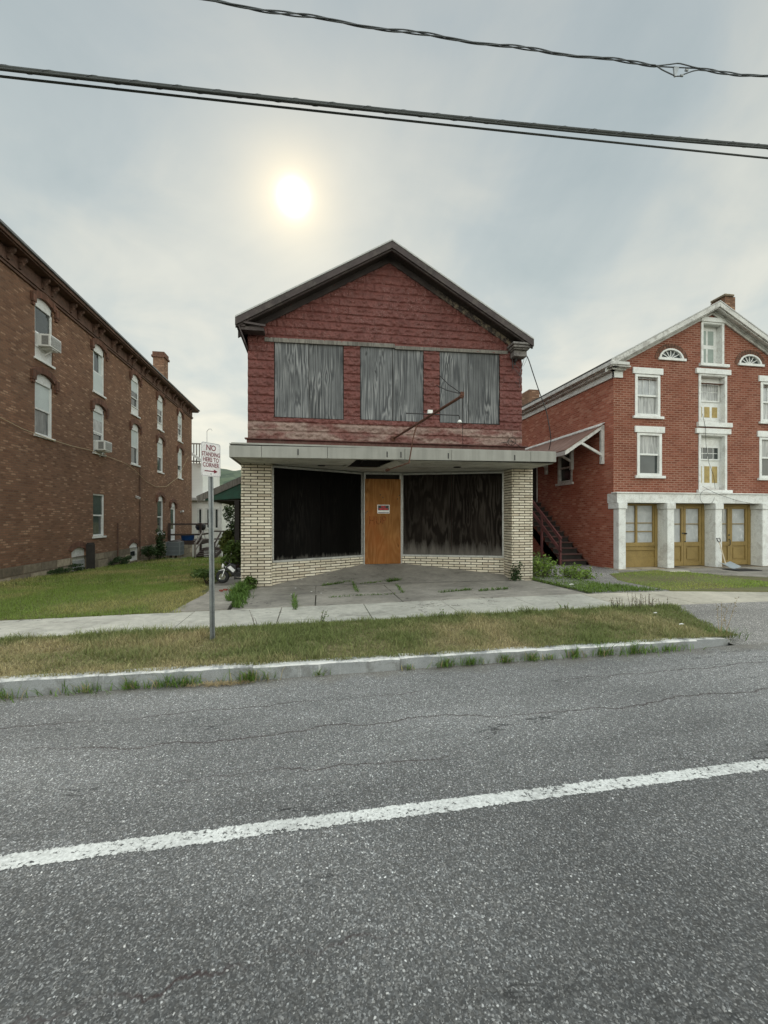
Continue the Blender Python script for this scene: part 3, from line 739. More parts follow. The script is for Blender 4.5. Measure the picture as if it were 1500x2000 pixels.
    for a, b in zip(xs_, xs_[1:]):
        f = lambda x: .03 * (x - 2) / 3.6
        mb.hexa([(a + .003, cy, cz0 + f(a)), (b - .003, cy, cz0 + f(b)), (b - .003, cy + .03, cz0 + f(b)), (a + .003, cy + .03, cz0 + f(a)),
                 (a + .003, cy, cz1 + f(a)), (b - .003, cy, cz1 + f(b)), (b - .003, cy + .03, cz1 + f(b)), (a + .003, cy + .03, cz1 + f(a))])
    mb.box(-1.70, -1.67, cy + .032, 10.9, cz0 - .03, cz1 - .03); mb.box(5.64, 5.67, cy + .032, 10.9, cz0 + .03, cz1 + .03)
    can = mb.build('canopy', 'canopy', R, bevel=.006)
    mb = MB(); mb.box(-1.70, 5.67, cy + .032, 10.40, cz1 - .032 + .03, cz1 - .01 + .03); mb.box(-1.66, 5.63, cy + .02, cy + .04, cz1 + .0, cz1 + .035); mb.build('canopy_top', 'canopy', can)
    for x in (-.30, 1.62, 1.93, 3.02, 4.62):
        mb = MB(); mb.box(x - .012, x + .012, cy - .008, cy - .001, 3.05, 3.175); mb.build('strap', 'black_iron', can)
    mb = MB(); zs_ = 3.0
    hx0, hx1, hy0, hy1 = .86, 1.74, 9.32, 10.72
    o = [(-1.66, cy + .035), (5.63, cy + .035), (5.63, 12.0), (-1.66, 12.0)]
    h = [(hx0 + .10, hy0 + .03), (hx1 + .10, hy0 - .02), (hx1 + .02, 9.8), (hx1 - .12, hy1), (1.3, hy1 + .05), (hx0, hy1 - .02), (hx0 + .05, 10.1)]
    def sheet(z, fl): 
        a, b, c, d = [(x, y, z) for x, y in o]; H = [(x, y, z) for x, y in h]
        for p in ((a, b, H[1], H[0]), (b, H[2], H[1]), (b, c, H[3], H[2]), (c, d, H[5], H[4], H[3]), (d, a, H[0], H[6], H[5])):
            mb.quad(*p)
    sheet(zs_, 0); sheet(zs_ + .012, 1)
    for i in range(len(h)):
        (ax, ay), (bx, by) = h[i], h[(i + 1) % len(h)]; mb.quad((ax, ay, zs_), (bx, by, zs_), (bx, by, zs_ + .012), (ax, ay, zs_ + .012))
    mb.build('soffit', 'soffit', can, recalc=False)
    mb = MB(); mb.prism([(hx1 + .10, hy0, zs_ - .004), (hx1 + .02, 9.8, zs_ - .004), (hx1 - .10, hy1 - .05, zs_ - .01), (hx1 + .26, 10.2, zs_ - .085), (hx1 + .30, 9.5, zs_ - .06)], (0, 0, .006)); mb.build('torn_flap', 'soffit', can); mb = MB()
    mb.prism([(hx0, hy1 - .02, zs_ - .004), (hx0 - .03, 10.2, zs_ - .006), (hx0 - .16, 10.5, zs_ - .06)], (0, 0, .005))
    mb.build('torn_flap', 'soffit', can)
    mb = MB()
    for x in (.6, 1.15, 1.9): mb.box(x, x + .04, cy + .05, 10.40, zs_ + .06, cz1 - .02)
    mb.box(-1.6, 5.6, 10.5, 12.1, 3.2, 3.28); mb.build('joist', 'cavity', can)
    for px, py in ((628, 909), (893, 912)):
        p = atZ(px, py, 3.0); k = MB(); k.lathe([(.10, -.012), (.085, -.014), (.075, -.003), (.10, .0)], p, n=20); k.build('ceiling_light', 'black_iron', can, sm=True)
    # brick piers and knee walls
    zt = 2.995
    mb = MB(); mb.box(-1.62, -.96, 10.312, 10.75, -.2, zt); mb.k = 1
    brick_run(mb, (-1.632, 10.312), (-.948, 10.312), -.02, zt, (0, -1), first=.08); brick_run(mb, (-1.62, 10.75), (-1.62, 10.312), -.02, zt, (-1, 0)); brick_run(mb, (-.96, 10.312), (-.96, 10.75), -.02, zt, (1, 0))
    mb.build('pier', ['mortar', 'cream'], R)
    mb = MB(); mb.box(5.112, 5.658, 10.312, 10.80, -.2, zt); mb.k = 1
    brick_run(mb, (5.10, 10.312), (5.67, 10.312), .01, zt, (0, -1), first=.1); brick_run(mb, (5.112, 10.80), (5.112, 10.312), .01, zt, (-1, 0), first=.02); brick_run(mb, (5.658, 10.312), (5.658, 10.80), .01, zt, (1, 0))
    mb.build('pier', ['mortar', 'cream'], R)
    mb = MB(); mb.box(5.685, 5.72, 10.42, 10.80, .6, 2.99); mb.build('corner_strip', 'pale_trim', R)
    DL, DR, DY, KZ = 1.40, 2.47, 11.72, .666
    Lp, Lq = Vector((-.945, 10.45, 0)), Vector((DL, DY, 0)); Rp, Rq = Vector((DR, DY, 0)), Vector((5.10, 10.76, 0))
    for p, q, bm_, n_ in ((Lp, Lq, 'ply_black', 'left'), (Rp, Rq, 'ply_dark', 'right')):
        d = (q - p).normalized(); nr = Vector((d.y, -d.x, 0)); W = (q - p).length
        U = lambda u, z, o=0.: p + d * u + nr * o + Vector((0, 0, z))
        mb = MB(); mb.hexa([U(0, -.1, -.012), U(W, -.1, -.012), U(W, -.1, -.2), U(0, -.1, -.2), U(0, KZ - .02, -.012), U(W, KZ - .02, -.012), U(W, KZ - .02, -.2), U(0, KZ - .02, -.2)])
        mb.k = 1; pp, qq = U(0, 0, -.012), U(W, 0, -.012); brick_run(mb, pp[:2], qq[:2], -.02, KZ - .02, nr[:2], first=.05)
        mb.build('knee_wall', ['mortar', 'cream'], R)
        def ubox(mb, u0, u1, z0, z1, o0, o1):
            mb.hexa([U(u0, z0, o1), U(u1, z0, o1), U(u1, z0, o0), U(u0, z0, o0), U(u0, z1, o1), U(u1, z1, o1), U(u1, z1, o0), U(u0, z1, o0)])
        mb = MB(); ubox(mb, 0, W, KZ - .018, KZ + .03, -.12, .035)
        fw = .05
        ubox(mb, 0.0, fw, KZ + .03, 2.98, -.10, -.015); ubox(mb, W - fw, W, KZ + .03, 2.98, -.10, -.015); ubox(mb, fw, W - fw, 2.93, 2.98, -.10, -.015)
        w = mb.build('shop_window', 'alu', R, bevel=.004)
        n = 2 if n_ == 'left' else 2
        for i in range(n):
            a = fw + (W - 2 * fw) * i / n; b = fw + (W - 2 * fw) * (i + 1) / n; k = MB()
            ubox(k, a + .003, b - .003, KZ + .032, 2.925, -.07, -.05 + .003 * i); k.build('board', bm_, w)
    # door: jambs, head, dark transom, orange board
    mb = MB()
    mb.box(DL, DL + .055, DY - .05, DY + .05, .40, 2.99); mb.box(DR - .055, DR, DY - .05, DY + .05, .40, 2.99); mb.box(DL + .055, DR - .055, DY - .05, DY + .05, 2.93, 2.99)
    dr = mb.build('door', 'alu', R, bevel=.004)
    mb = MB(); mb.box(DL + .056, DR - .056, DY + .055, DY + .075, 2.7, 2.93); mb.build('transom', 'cavity', dr)
    mb = MB(); mb.box(DL + .03, DR - .03, DY - .075, DY - .053, .445, 2.80)
    bd = mb.build('door_board', 'ply_orange', dr, bevel=.003)
    yb = DY - .0765
    text('graffiti', 'HUP', 'spray', bd, (DL + .38, yb, 1.64), (1, 0, 0), (0, 0, 1), .32, .80, .002)
    for x, z in ((.46, 2.36), (.53, 2.29), (.95, 2.25), (.09, 1.90), (.06, 1.86), (1.0, 2.35)):
        mb = MB(); mb.lathe([(.016, 0), (.012, .003)], (DL + x, yb + .001, z), (0, -1, 0), 8); mb.build('nail_stain', 'sign_black', bd)
    # insulator rack on the right corner
    mb = MB(); c = atY(1006, 690, YW - .06); mb.bar(c + Vector((0, .02, .28)), c + Vector((0, .02, -.30)), .05, .02, (0, 1, 0))
    for dz in (.2, 0, -.2): mb.lathe([(.02, -.035), (.04, -.03), (.028, 0), (.04, .03), (.02, .035)], c + Vector((0, -.045, dz)), n=10)
    mb.tube([c + Vector((-.09, .0, .5)), c + Vector((-.085, -.01, -.1)), c + Vector((-.07, -.02, -.42))], .012)
    mb.build('insulator_rack', 'black_iron', R)
    mb = MB()
    for i in range(6):
        a = atY(1020 - 3 * i, 690 + 6 * i, YW - .05)
        mb.tube([a, a + Vector((.10 + .05 * random.random(), -.02, .12 - .06 * i)), a + Vector((.13 * random.random(), -.03, -.15 - .07 * i)), a + Vector((.02, -.02, -.35))], .004, 5)
    mb.build('loose_wire', 'cable_grey', R)
    c = atY(1000, 862, 10.25); mb = MB(); mb.ring(c, (.3, 1, .2), .10, .007, 18, 6); mb.ring(c + Vector((-.05, .03, -.04)), (-.2, 1, .5), .08, .006, 18, 6)
    mb.tube([c + Vector((-.3, 0, -.05)), c, c + Vector((.25, .05, -.12))], .007); mb.build('wire_coil', 'black_iron', R)
    # notice on the door
    N = thing('notice', 'small black and red no trespassing notice on the orange door board', 'sign', (DL + .57, yb, 1.93))
    a, b = DL + .375, DL + .72; z0, z1 = 1.845, 2.085
    mb = MB(); mb.box(a, b, yb - .006, yb - .001, z0, z1); mb.build('backing', 'sign_white', N, bevel=.002)
    mb = MB(); mb.box(a + .02, b - .02, yb - .0085, yb - .0062, z0 + .085, z1 - .018); mb.box(a + .02, b - .02, yb - .0085, yb - .0062, z0 + .018, z0 + .034); mb.build('printed_panel', 'sign_black', N)
    text('lettering', 'NO', 'sign_red_bright', N, ((a + b) / 2, yb - .0105, z0 + .182), (1, 0, 0), (0, 0, 1), .066, 1.1, .003)
    text('lettering', 'TRESPASSING', 'sign_red_bright', N, ((a + b) / 2, yb - .0105, z0 + .118), (1, 0, 0), (0, 0, 1), .055, .78, .003)
    return R

def build_sign_arm():
    base = atY(769, 856, 10.4); tip3 = Vector((2.6, 7.14, 3.87)); d = ray(903, 773); s = tip3.y / d.y; tip = Vector((d.x * s, tip3.y, EYE + d.z * s))
    R = thing('sign_arm', 'rusty iron sign bracket sticking out over the canopy with a bare cross rod', 'sign bracket', base)
    mb = MB(); mb.tube([base + Vector((0, .06, 0)), tip], .027, 10); mb.ring(tip - (tip - base).normalized() * .02, tip - base, .03, .016, 12, 6); mb.box(tip.x - .03, tip.x + .03, tip.y - .01, tip.y + .02, tip.z, tip.z + .07)
    mb.build('pole', 'rust', R, sm=False)
    mb = MB(); mb.lathe([(.07, 0), (.07, .02), (.045, .03)], base + Vector((0, .03, 0)), (0, -1, 0), 12); mb.build('wall_plate', 'rust', R)
    u = .52; c = base.lerp(tip, u)
    for _ in range(20):   # point of the arm where the cross rod is clamped
        c = base.lerp(tip, u); v = Vector((c.x * cos(T) - c.y * sin(T), c.x * sin(T) + c.y * cos(T))); u += .0004 * (846 - (PX + F * v.x / v.y))
    l, r = atY(794, 808, c.y), atY(896, 805, c.y)
    l.z = r.z = c.z + .035
    mb = MB(); mb.tube([l, r, r + Vector((.012, 0, -.02)), r + Vector((.014, 0, -.09))], .011, 8); mb.tube([l, l + Vector((-.004, -.05, -.015))], .013, 8)
    rod = mb.build('cross_rod', 'black_iron', R)
    mb = MB(); mb.box(c.x - .05, c.x + .05, c.y - .05, c.y + .03, c.z + .04, c.z + .115); mb.build('junction_box', 'porcelain', R, bevel=.008)
    mb = MB(); e = r + Vector((.02, 0, -.15)); mb.lathe([(.012, .06), (.03, .05), (.048, .02), (.05, 0), (.044, 0)], e, n=14); mb.build('lamp_socket', 'porcelain', rod, sm=True)
    mb = MB()
    for px, py in ((858, 733), (852, 752)):
        w = atY(px, py, 10.4); mb.tube([tip + Vector((0, 0, .03)), tip.lerp(w, .5) + Vector((0, 0, -.02)), w], .009, 6)
    w = atY(904, 868, 10.32); mb.tube([tip, tip.lerp(w, .5), w], .006, 6)
    mb.build('guy_wire', 'black_iron', R)
    m2 = base.lerp(tip, .42)
    p1 = atY(806, 860, 9.0); p2 = atY(799, 904, 9.05); p3 = atY(757, 918, 9.6)
    mb = MB(); mb.tube([m2, p1, p2], .014, 8); mb.tube([p2, p3], .014, 8); mb.lathe([(.03, -.05), (.035, .0), (.03, .05)], p3, p3 - p2, 10); mb.build('conduit', 'rust', R)
# ------------------------------------------------------------------ brown brick building on the left
XL = -8.70
def arch_pts(y0, y1, zs, rise, n=9):
    """segmental arch points from (y0, zs) to (y1, zs)"""
    w = (y1 - y0) / 2; R_ = (w * w + rise * rise) / (2 * rise); c = zs + rise - R_; a0 = math.asin(min(1, w / R_)); ym = (y0 + y1) / 2
    return [(ym + R_ * sin(-a0 + 2 * a0 * i / n), c + R_ * cos(-a0 + 2 * a0 * i / n)) for i in range(n + 1)]

def build_brown():
    R = thing('brick_apartment', 'long three storey brown brick building with arched white windows', 'building', (XL, 20, 0))
    Y0, Y1, ZT, FZ = 6.5, 33.0, 9.35, .27
    ys = [15.64, 19.28, 22.93, 26.47, 30.2]
    specs = []   # y, width, sill z, top z, arched, style
    s3 = ['ac', 'board', 'panel', 'panel', 'panel']; s2 = ['blind', 'ac2', 'blind', 'blind', 'panel2']
    for i, y in enumerate([11.99] + ys):
        w = .94
        st3 = (['blind'] + s3)[i]; st2 = (['blind'] + s2)[i]
        specs.append((y, w, 6.86, 8.86, 1, st3)); specs.append((y, w, 4.40, 6.42, 1, st2))
    specs.append((19.28, .95, .98, 2.72, 0, 'plain')); specs.append((26.47, .95, .85, 3.05, 1, 'plain')); specs.append((28.75, .95, .30, 2.75, 1, 'door'))
    specs.append((17.75, 1.0, -.30, .62, 1, 'cellar')); specs.append((22.75, 1.0, -.38, .52, 1, 'cellar_win'))
    mp = lambda u, v, d: (XL - d, u, v)
    holes = [(y - w / 2, y + w / 2, a, b) for y, w, a, b, *_ in specs]
    mb = MB(); holes_wall(mb, mp, Y0, Y1, FZ, ZT, [(h[0], h[1], max(h[2], FZ), h[3]) for h in holes], .16)
    mb.quad((XL, Y1, FZ), (XL - 12, Y1, FZ), (XL - 12, Y1, ZT), (XL, Y1, ZT)); mb.quad((XL, Y0, FZ), (XL - 12, Y0, FZ), (XL - 12, Y0, ZT), (XL, Y0, ZT)); mb.quad((XL - 12, Y0, FZ), (XL - 12, Y1, FZ), (XL - 12, Y1, ZT), (XL - 12, Y0, ZT))
    wall = mb.build('wall', 'brick_brown', R, recalc=False)
    mb = MB(); mp2 = lambda u, v, d: (XL + .03 - d, u, v)
    holes_wall(mb, mp2, Y0, Y1, -2.5, FZ - .002, [(h[0], h[1], h[2], FZ - .002) for h in holes if h[2] < .1], .2)
    f_ = FZ - .002; mb.quad((XL + .03, Y0, f_), (XL + .03, Y1, f_), (XL, Y1, f_), (XL, Y0, f_)); mb.quad((XL + .03, Y1, -2.5), (XL - 12, Y1, -2.5), (XL - 12, Y1, f_), (XL + .03, Y1, f_))
    mb.build('foundation', 'stone', R, recalc=False)
    mb = MB(); mb.box(XL - .55, XL - .5, Y0 + .1, Y1 - .1, -2, ZT); mb.build('inner_wall', 'dark_wood', R)
    # cornice
    mb = MB(); sl = lambda y: -.012 * (y - 12)
    mb.k = 0
    mb.box(XL - .05, XL + .06, Y0, Y1 + .05, 8.98, 9.06); mb.box(XL - .05, XL + .10, Y0, Y1 + .08, 9.062, 9.10)
    mb.box(XL - .05, XL + .03, Y0, Y1 + .05, 9.102, 9.52)
    mb.box(XL - .05, XL + .34, Y0, Y1 + .34, 9.522, 9.56); mb.box(XL - .05, XL + .40, Y0, Y1 + .40, 9.562, 9.66)
    co = mb.build('cornice', 'cornice_brown', R, bevel=.01)
    mb = MB(); mb.box(XL - 12.2, XL + .46, Y0, Y1 + .46, 9.662, 9.74); mb.build('roof', 'roof_edge', R, bevel=.01)
    y = 7.4; br = None; i = 0
    while y < Y1:
        for d in (0, .5):
            k = MB(); yy = y + d
            prof = [(XL + .031, 9.18), (XL + .08, 9.19), (XL + .10, 9.25), (XL + .15, 9.31), (XL + .16, 9.36), (XL + .24, 9.43), (XL + .25, 9.521), (XL + .031, 9.521)]
            k.prism([(a, yy - .045, b) for a, b in prof], (0, .09, 0)); k.lathe([(.035, 0), (.035, .03)], (XL + .12, yy - .047, 9.38), (0, -1, 0), 8); k.build('bracket', 'cornice_brown', co)
        y += 1.62
    # chimney on the roof
    mb = MB(); mb.box(-10.0, -9.35, 29.1, 29.9, 9.74, 12.0); mb.build('chimney', 'brick_brown', R)
    mb = MB(); mb.box(-10.08, -9.27, 29.02, 29.98, 12.0, 12.12); mb.box(-10.03, -9.32, 29.07, 29.93, 12.12, 12.35); mb.build('chimney_cap', 'brick_hood', R)
    for (y, w, a, b, arched, st) in specs:
        y0, y1 = y - w / 2, y + w / 2; rise = .15
        fr = MB(); xf = XL - .03; xb = XL - .13
        if st == 'cellar':
            fr.box(XL - .12, XL - .06, y0, y1, a, b); win = fr.build('cellar_opening', 'white_worn', R)
            k = MB(); k.box(XL - .05, XL - .03, y0 + .1, y1 - .02, a + .04, a + .42); k.build('pane', 'sheet', win)
            k = MB(); k.bar((XL + .04, y1 - .06, a + .5), (XL + .30, y1 + .06, a + .5), .04, 1.0); k.box(XL + .02, XL + .10, y1 + .02, y1 + .45, a, a + 1.05); k.build('hatch_door', 'dark_wood', win)
        else:
            t = .07
            fr.box(xb, xf, y0, y0 + t, a, b - (rise if arched else 0)); fr.box(xb, xf, y1 - t, y1, a, b - (rise if arched else 0)); fr.box(xb, xf, y0 + t, y1 - t, a, a + t)
            top = b - (.34 if arched else .07)
            if arched:
                P = arch_pts(y0, y1, b - rise, rise); fr.prism([(xb, y0 + .001, top)] + [(xb, p, q) for p, q in P] + [(xb, y1 - .001, top)], (xf - xb, 0, 0))
            else: fr.box(xb, xf, y0 + t, y1 - t, top, b)
            mid = (a + top) / 2 + .02
            if st != 'door': fr.box(xb + .03, xf - .03, y0 + t, y1 - t, mid - .03, mid + .03)
            win = fr.build('door' if st == 'door' else 'window', 'white', R, bevel=.006)
            lo = a + t
            def part(n, m, x0, x1, za, zb, ya=y0 + t + .001, yb=y1 - t - .001):
                k = MB(); k.box(x0, x1, ya, yb, za, zb); return k.build(n, m, win)
            if st in ('panel', 'panel2', 'ac'):
                h = .30 if st != 'panel2' else .42
                part('panel', 'white', xb + .04, xf - .012, lo, lo + h); k = MB(); k.box(xf - .02, xf + .02, y0 + .03, y1 - .03, lo + h, lo + h + .04); k.build('panel_rail', 'white', win); lo += h + .04
            if st == 'board':
                part('panel', 'blind', xb + .05, xf - .02, lo, mid - .03); part('pane', 'glass', xb - .02, xb + .01, mid + .03, top)
                k = MB(); k.box(xb + .01, xb + .03, y0 + t, y0 + t + .22, mid + .03, top); k.box(xb + .01, xb + .03, y1 - t - .2, y1 - t, mid + .03, top); k.build('blind', 'blind', win)
            elif st == 'door':
                part('door_leaf', 'white', xb, xb + .05, a, top); k = MB(); k.box(xb + .051, xb + .06, y0 + .2, y1 - .2, a + .75, top - .12); k.build('pane', 'glass', win)
            elif st == 'cellar_win':
                part('infill', 'white', xb, xf - .03, a + .08, top); k = MB(); k.box(xf - .029, xf - .02, y0 + .25, y1 - .25, a + .24, a + .47); k.build('pane', 'glass', win)
            else:
                part('pane', 'glass' if st in ('plain', 'panel', 'panel2') or y > 17 else 'dim', xb + .0, xb + .02, lo, mid - .03)
                part('pane', 'glass' if st in ('plain', 'panel', 'ac') else 'blind', xb + .04, xb + .055, max(mid + .03, lo), top)
                if st in ('panel', 'panel2'):
                    zz = mid + (.0 if st == 'panel' else -.1); part('blind', 'blind', xb + .056, xb + .062, zz + .3, top)
                if st == 'ac2': part('blind', 'curtain', xb + .056, xb + .06, mid - .1, mid + .5)
            if a > .2 and st != 'door':
                k = MB(); k.box(XL - .1, XL + .06, y0 - .06, y1 + .06, a - .075, a - .002); k.build('sill', 'white', win, bevel=.005)
        if arched:
            P = arch_pts(y0 - .005, y1 + .005, b - rise - .002, rise); O = arch_pts(y0 - .24, y1 + .24, b - .06, rise + .13)
            k = MB(); x0, x1 = XL - .02, XL + (.075 if b > 1 else .02)
            for i in range(len(P) - 1):
                (pa, pb), (qa, qb), (ra, rb), (sa, sb) = P[i], P[i + 1], O[i + 1], O[i]
                k.prism([(x0, pa, pb), (x0, qa, qb), (x0, ra, rb), (x0, sa, sb)], (x1 - x0, 0, 0))
            if b > 1:
                for e in (y0 - .24, y1 + .06):
                    k.box(XL - .02, XL + .095, e, e + .18, b - .32, b - .02)
                    k.box(XL - .02, XL + .07, e + .03, e + .15, b - .42, b - .32)
            k.build('arch_hood', 'brick_hood', win)
    # rainwater pipe and small wall things
    mb = MB(); mb.tube([(XL + .05, 23.4, 4.3), (XL + .05, 23.4, -.2)], .03, 8); mb.tube([(XL + .05, 20.9, 1.5), (XL + .05, 20.9, -.2)], .03, 8); mb.build('conduit', 'cornice_brown', R)
    mb = MB(); c = (XL + .12, 23.0, 2.75); mb.bar((XL, 23.0, 2.8), (XL + .22, 22.9, 2.72), .09, .10); mb.build('wall_lamp', 'pale_trim', R)
    mb = MB(); mb.bar((XL, 30.3, 2.15), (XL + .2, 30.2, 2.2), .12, .12); mb.build('wall_lamp', 'pale_trim', R)
    # cord festooned along the wall
    mb = MB(); pts = [(-40, 795), (0, 815), (45, 838), (95, 857), (140, 871), (180, 880), (245, 905), (262, 918), (285, 940), (305, 951), (325, 950), (348, 932), (360, 908), (372, 882)]
    P = [atX(px, py, XL + .07) for px, py in pts]; P[7].x += .03
    Q = []
    for i in range(len(P) - 1):
        for t in (0, .33, .66): Q.append(P[i].lerp(P[i + 1], t))
    mb.tube(Q, .011, 5); o = mb.build('festooned_cable', 'cord', None, loc=tuple(P[3])); tag(o, 'pale yellow cord sagging along the brown brick side wall', 'cord')
    # window units
    for (y, z, lab) in ((15.64, 7.27, 'white window air conditioner in the nearest top floor arched window'), (19.32, 4.50, 'white window air conditioner with grille in the second floor arched window')):
        A = thing('window_air_conditioner', lab, 'air conditioner', (XL + .1, y, z), 'window air conditioners on the brown brick wall')
        k = MB(); k.box(XL - .12, XL + .35, y - .31, y + .31, z, z + .40); k.build('case', 'ac_white', A, bevel=.015)
        k = MB(); k.box(XL + .351, XL + .356, y - .27, y + .27, z + .05, z + .35); k.box(XL + .1, XL + .30, y - .314, y - .311, z + .05, z + .34); k.build('grille', 'ac_grille', A)
        k = MB()
        for i in range(8): k.box(XL + .357, XL + .364, y - .27, y + .27, z + .06 + i * .036, z + .072 + i * .036)
        k.build('louvre', 'ac_white', A)
        k = MB(); k.bar((XL - .02, y, z - .02), (XL + .32, y, z - .02), .3, .03); k.bar((XL + .28, y, z - .02), (XL + .01, y, z - .22), .03, .03); k.build('support', 'ac_white', A)

def build_yard_things():
    # condenser
    p = onG(345, 1086); g = gz(-7.75, 26.6); x, y = -7.88, 26.4
    A = thing('condenser_unit', 'grey outdoor condenser unit on blocks beside the brown brick wall', 'air conditioner', (x, y, g))
    z = g + .24; w = .36
    mb = MB(); mb.box(x - w, x + w, y - w, y + w, z, z + .72); mb.build('coil', 'fins', A)
    mb = MB()
    for sx in (-1, 1):
        for sy in (-1, 1): mb.box(x + sx * w - .03, x + sx * w + .03, y + sy * w - .03, y + sy * w + .03, z - .02, z + .74)
    for zz in (z - .02, z + .22, z + .47, z + .72): mb.box(x - w - .02, x + w + .02, y - w - .02, y + w + .02, zz, zz + .035)
    mb.build('case', 'condenser', A)
    mb = MB(); mb.lathe([(.32, 0), (.32, .03), (.27, .05), (.05, .05)], (x, y, z + .756), n=20); mb.build('fan_guard', 'black_iron', A)
    for sx in (-.27, 0, .27):
        k = MB(); k.box(x + sx - .07, x + sx + .07, y - .32, y + .3, g - .1, z - .022); k.build('block', 'stone', A)
    k = MB(); k.box(x - .45, x + .45, y - .45, y + .45, g - .05, g + .06); k.build('pad', 'apron', A)
    # back porch with stair
    P = thing('back_porch', 'brown timber back porch with stair at the far end of the brick building', 'porch', (-7.4, 29, 0))
    dz = .34; x0, x1, y0, y1 = XL + .05, -6.75, 27.7, 30.6
    mb = MB()
    n = 14
    for i in range(n): mb.box(x0, x1, y0 + (y1 - y0) * i / n + .008, y0 + (y1 - y0) * (i + 1) / n - .008, dz - .04, dz)
    mb.box(x0, x1, y0, y0 + .05, dz - .24, dz - .042); mb.box(x1 - .05, x1, y0 + .05, y1, dz - .24, dz - .042); mb.build('deck', 'deck', P)
    for (x, y) in ((x0 + .05, y0 + .05), (x1 - .05, y0 + .05), (x1 - .05, y1 - .05)):
        k = MB(); k.box(x - .06, x + .06, y - .06, y + .06, -1.6, dz + 1.1); k.build('post', 'deck', P)
    mb = MB()
    for zz in (dz + .38, dz + 1.02): mb.bar((x0, y0 + .05, zz), (x1, y0 + .05, zz), .04, .10); mb.bar((x1 - .05, y0, zz), (x1 - .05, y1, zz), .04, .10)
    mb.build('railing', 'deck', P)
    # lower landing towards the yard and its steps
    lz = -.12; a0, a1, b0, b1 = -6.7, -5.35, 27.6, 29.0
    mb = MB()
    for i in range(8): mb.box(a0, a1, b0 + (b1 - b0) * i / 8 + .008, b0 + (b1 - b0) * (i + 1) / 8 - .008, lz - .04, lz)
    mb.box(a0, a1, b0 - .02, b0 + .03, lz - .16, lz - .042); mb.build('landing', 'deck', P)
    for (x, y) in ((a0 + .06, b0 + .02), (a1 - .06, b0 + .02), (a1 - .06, b1 - .05), (a0 + .62, b0 + .02)):
        k = MB(); k.box(x - .05, x + .05, y - .05, y + .05, -1.6, lz + (1.05 if x > a1 - .2 or y > b1 - .2 else -.04)); k.build('post', 'deck', P)
    mb = MB()
    for zz in (lz + .5, lz + 1.0): mb.bar((a1 - .06, b0, zz), (a1 - .06, b1, zz), .04, .09); mb.bar((a0 + .2, b1 - .05, zz), (a1, b1 - .05, zz), .04, .09)
    mb.build('railing', 'deck', P)
    gb = gz(-6, 25.8)
    for i in range(4):
        t = (i + .6) / 4.4; y = b0 - .1 - t * 1.6; z = lz - .02 - t * (lz - gb - .12); k = MB(); k.box(a0 + .08, a1 - .25, y - .14, y + .14, z - .05, z); k.build('step', 'deck', P)
    for x in (a0 + .06, a1 - .22):
        k = MB(); k.bar((x, b0, lz - .15), (x, b0 - 1.85, gb + .0), .05, .24); k.build('stringer', 'deck', P)
        k = MB(); k.bar((x, b0, lz + 1.0), (x, b0 - 1.75, gb + .85), .05, .10); k.bar((x, b0, lz + .62), (x, b0 - 1.75, gb + .45), .04, .08); k.box(x - .04, x + .04, b0 - 1.8, b0 - 1.7, gb - .1, gb + .95); k.build('handrail', 'deck_pale' if x < -6.4 else 'deck', P)
    # things left on the porch
    c = atY(356, 1046, 28.2); T_ = MB(); T_.lathe([(.30, 0), (.36, .05), (.40, .34), (.43, .36), (.40, .37), (.30, .33)], (-7.7, 28.3, dz), n=18)
    T_.build('basin', 'blue', None, sm=True, loc=(-7.7, 28.3, dz)); tag(bpy.data.objects['basin'], 'round blue plastic tub on the porch deck', 'tub')
    G = thing('grill', 'black kettle grill standing on the porch behind the stair rail', 'grill', (-6.95, 28.4, dz))
    k = MB(); k.lathe([(.06, 0), (.24, .05), (.31, .20), (.32, .24)], (-6.98, 28.5, dz + .6), n=16); k.build('bowl', 'bike_black', G, sm=True)
    k = MB(); k.lathe([(.32, .0), (.30, .10), (.18, .22), (.04, .26)], (-6.98, 28.5, dz + .85), n=16); k.build('lid', 'bike_black', G, sm=True)
    for a in (0, 2.1, 4.2):
        k = MB(); k.tube([(-6.98 + .15 * cos(a), 28.5 + .15 * sin(a), dz + .64), (-6.98 + .3 * cos(a), 28.5 + .3 * sin(a), dz)], .015, 6); k.build('leg', 'chrome', G)
    # white clapboard house behind
    H = thing('clapboard_house', 'white clapboard house with a low wing behind the brick building', 'building', (-10, 38, 0))
    yb = 36.0; zb = -2.2
    xr = atY(433, 1000, yb).x
    zt = atY(433, 978, yb).z
    mp = lambda u, v, d: (u, yb + d, v)
    ws = [(atY(a, 0, yb).x, atY(b, 0, yb).x, atY(0, 1032, yb).z, atY(0, 993, yb).z) for a, b in ((388, 394), (404, 409), (420, 426))]
    ws = [(min(a, b), max(a, b), c, d) for a, b, c, d in ws]
    mb = MB(); holes_wall(mb, mp, -16, xr, zb, zt, ws, .08); mb.quad((xr, yb, zb), (xr, yb + 7, zb), (xr, yb + 7, zt), (xr, yb, zt)); mb.build('wall', 'clap', H, recalc=False)
    for a, b, c, d in ws:
        k = MB(); t = .09
        k.box(a - t, a + .03, yb - .03, yb + .06, c - .05, d + t); k.box(b - .03, b + t, yb - .03, yb + .06, c - .05, d + t); k.box(a + .03, b - .03, yb - .03, yb + .06, d - .02, d + t); k.box(a - t - .03, b + t + .03, yb - .05, yb + .06, c - .14, c - .05)
        w = k.build('window', 'white', H); k = MB(); k.box(a + .03, b - .03, yb + .06, yb + .07, c - .05, d); k.build('pane', 'glass', w)
    mb = MB(); mb.box(xr - .16, xr + .02, yb - .03, yb + .02, zb, zt); mb.box(-16, xr + .02, yb - .03, yb - .001, zt - .25, zt); mb.build('corner_board', 'white', H)
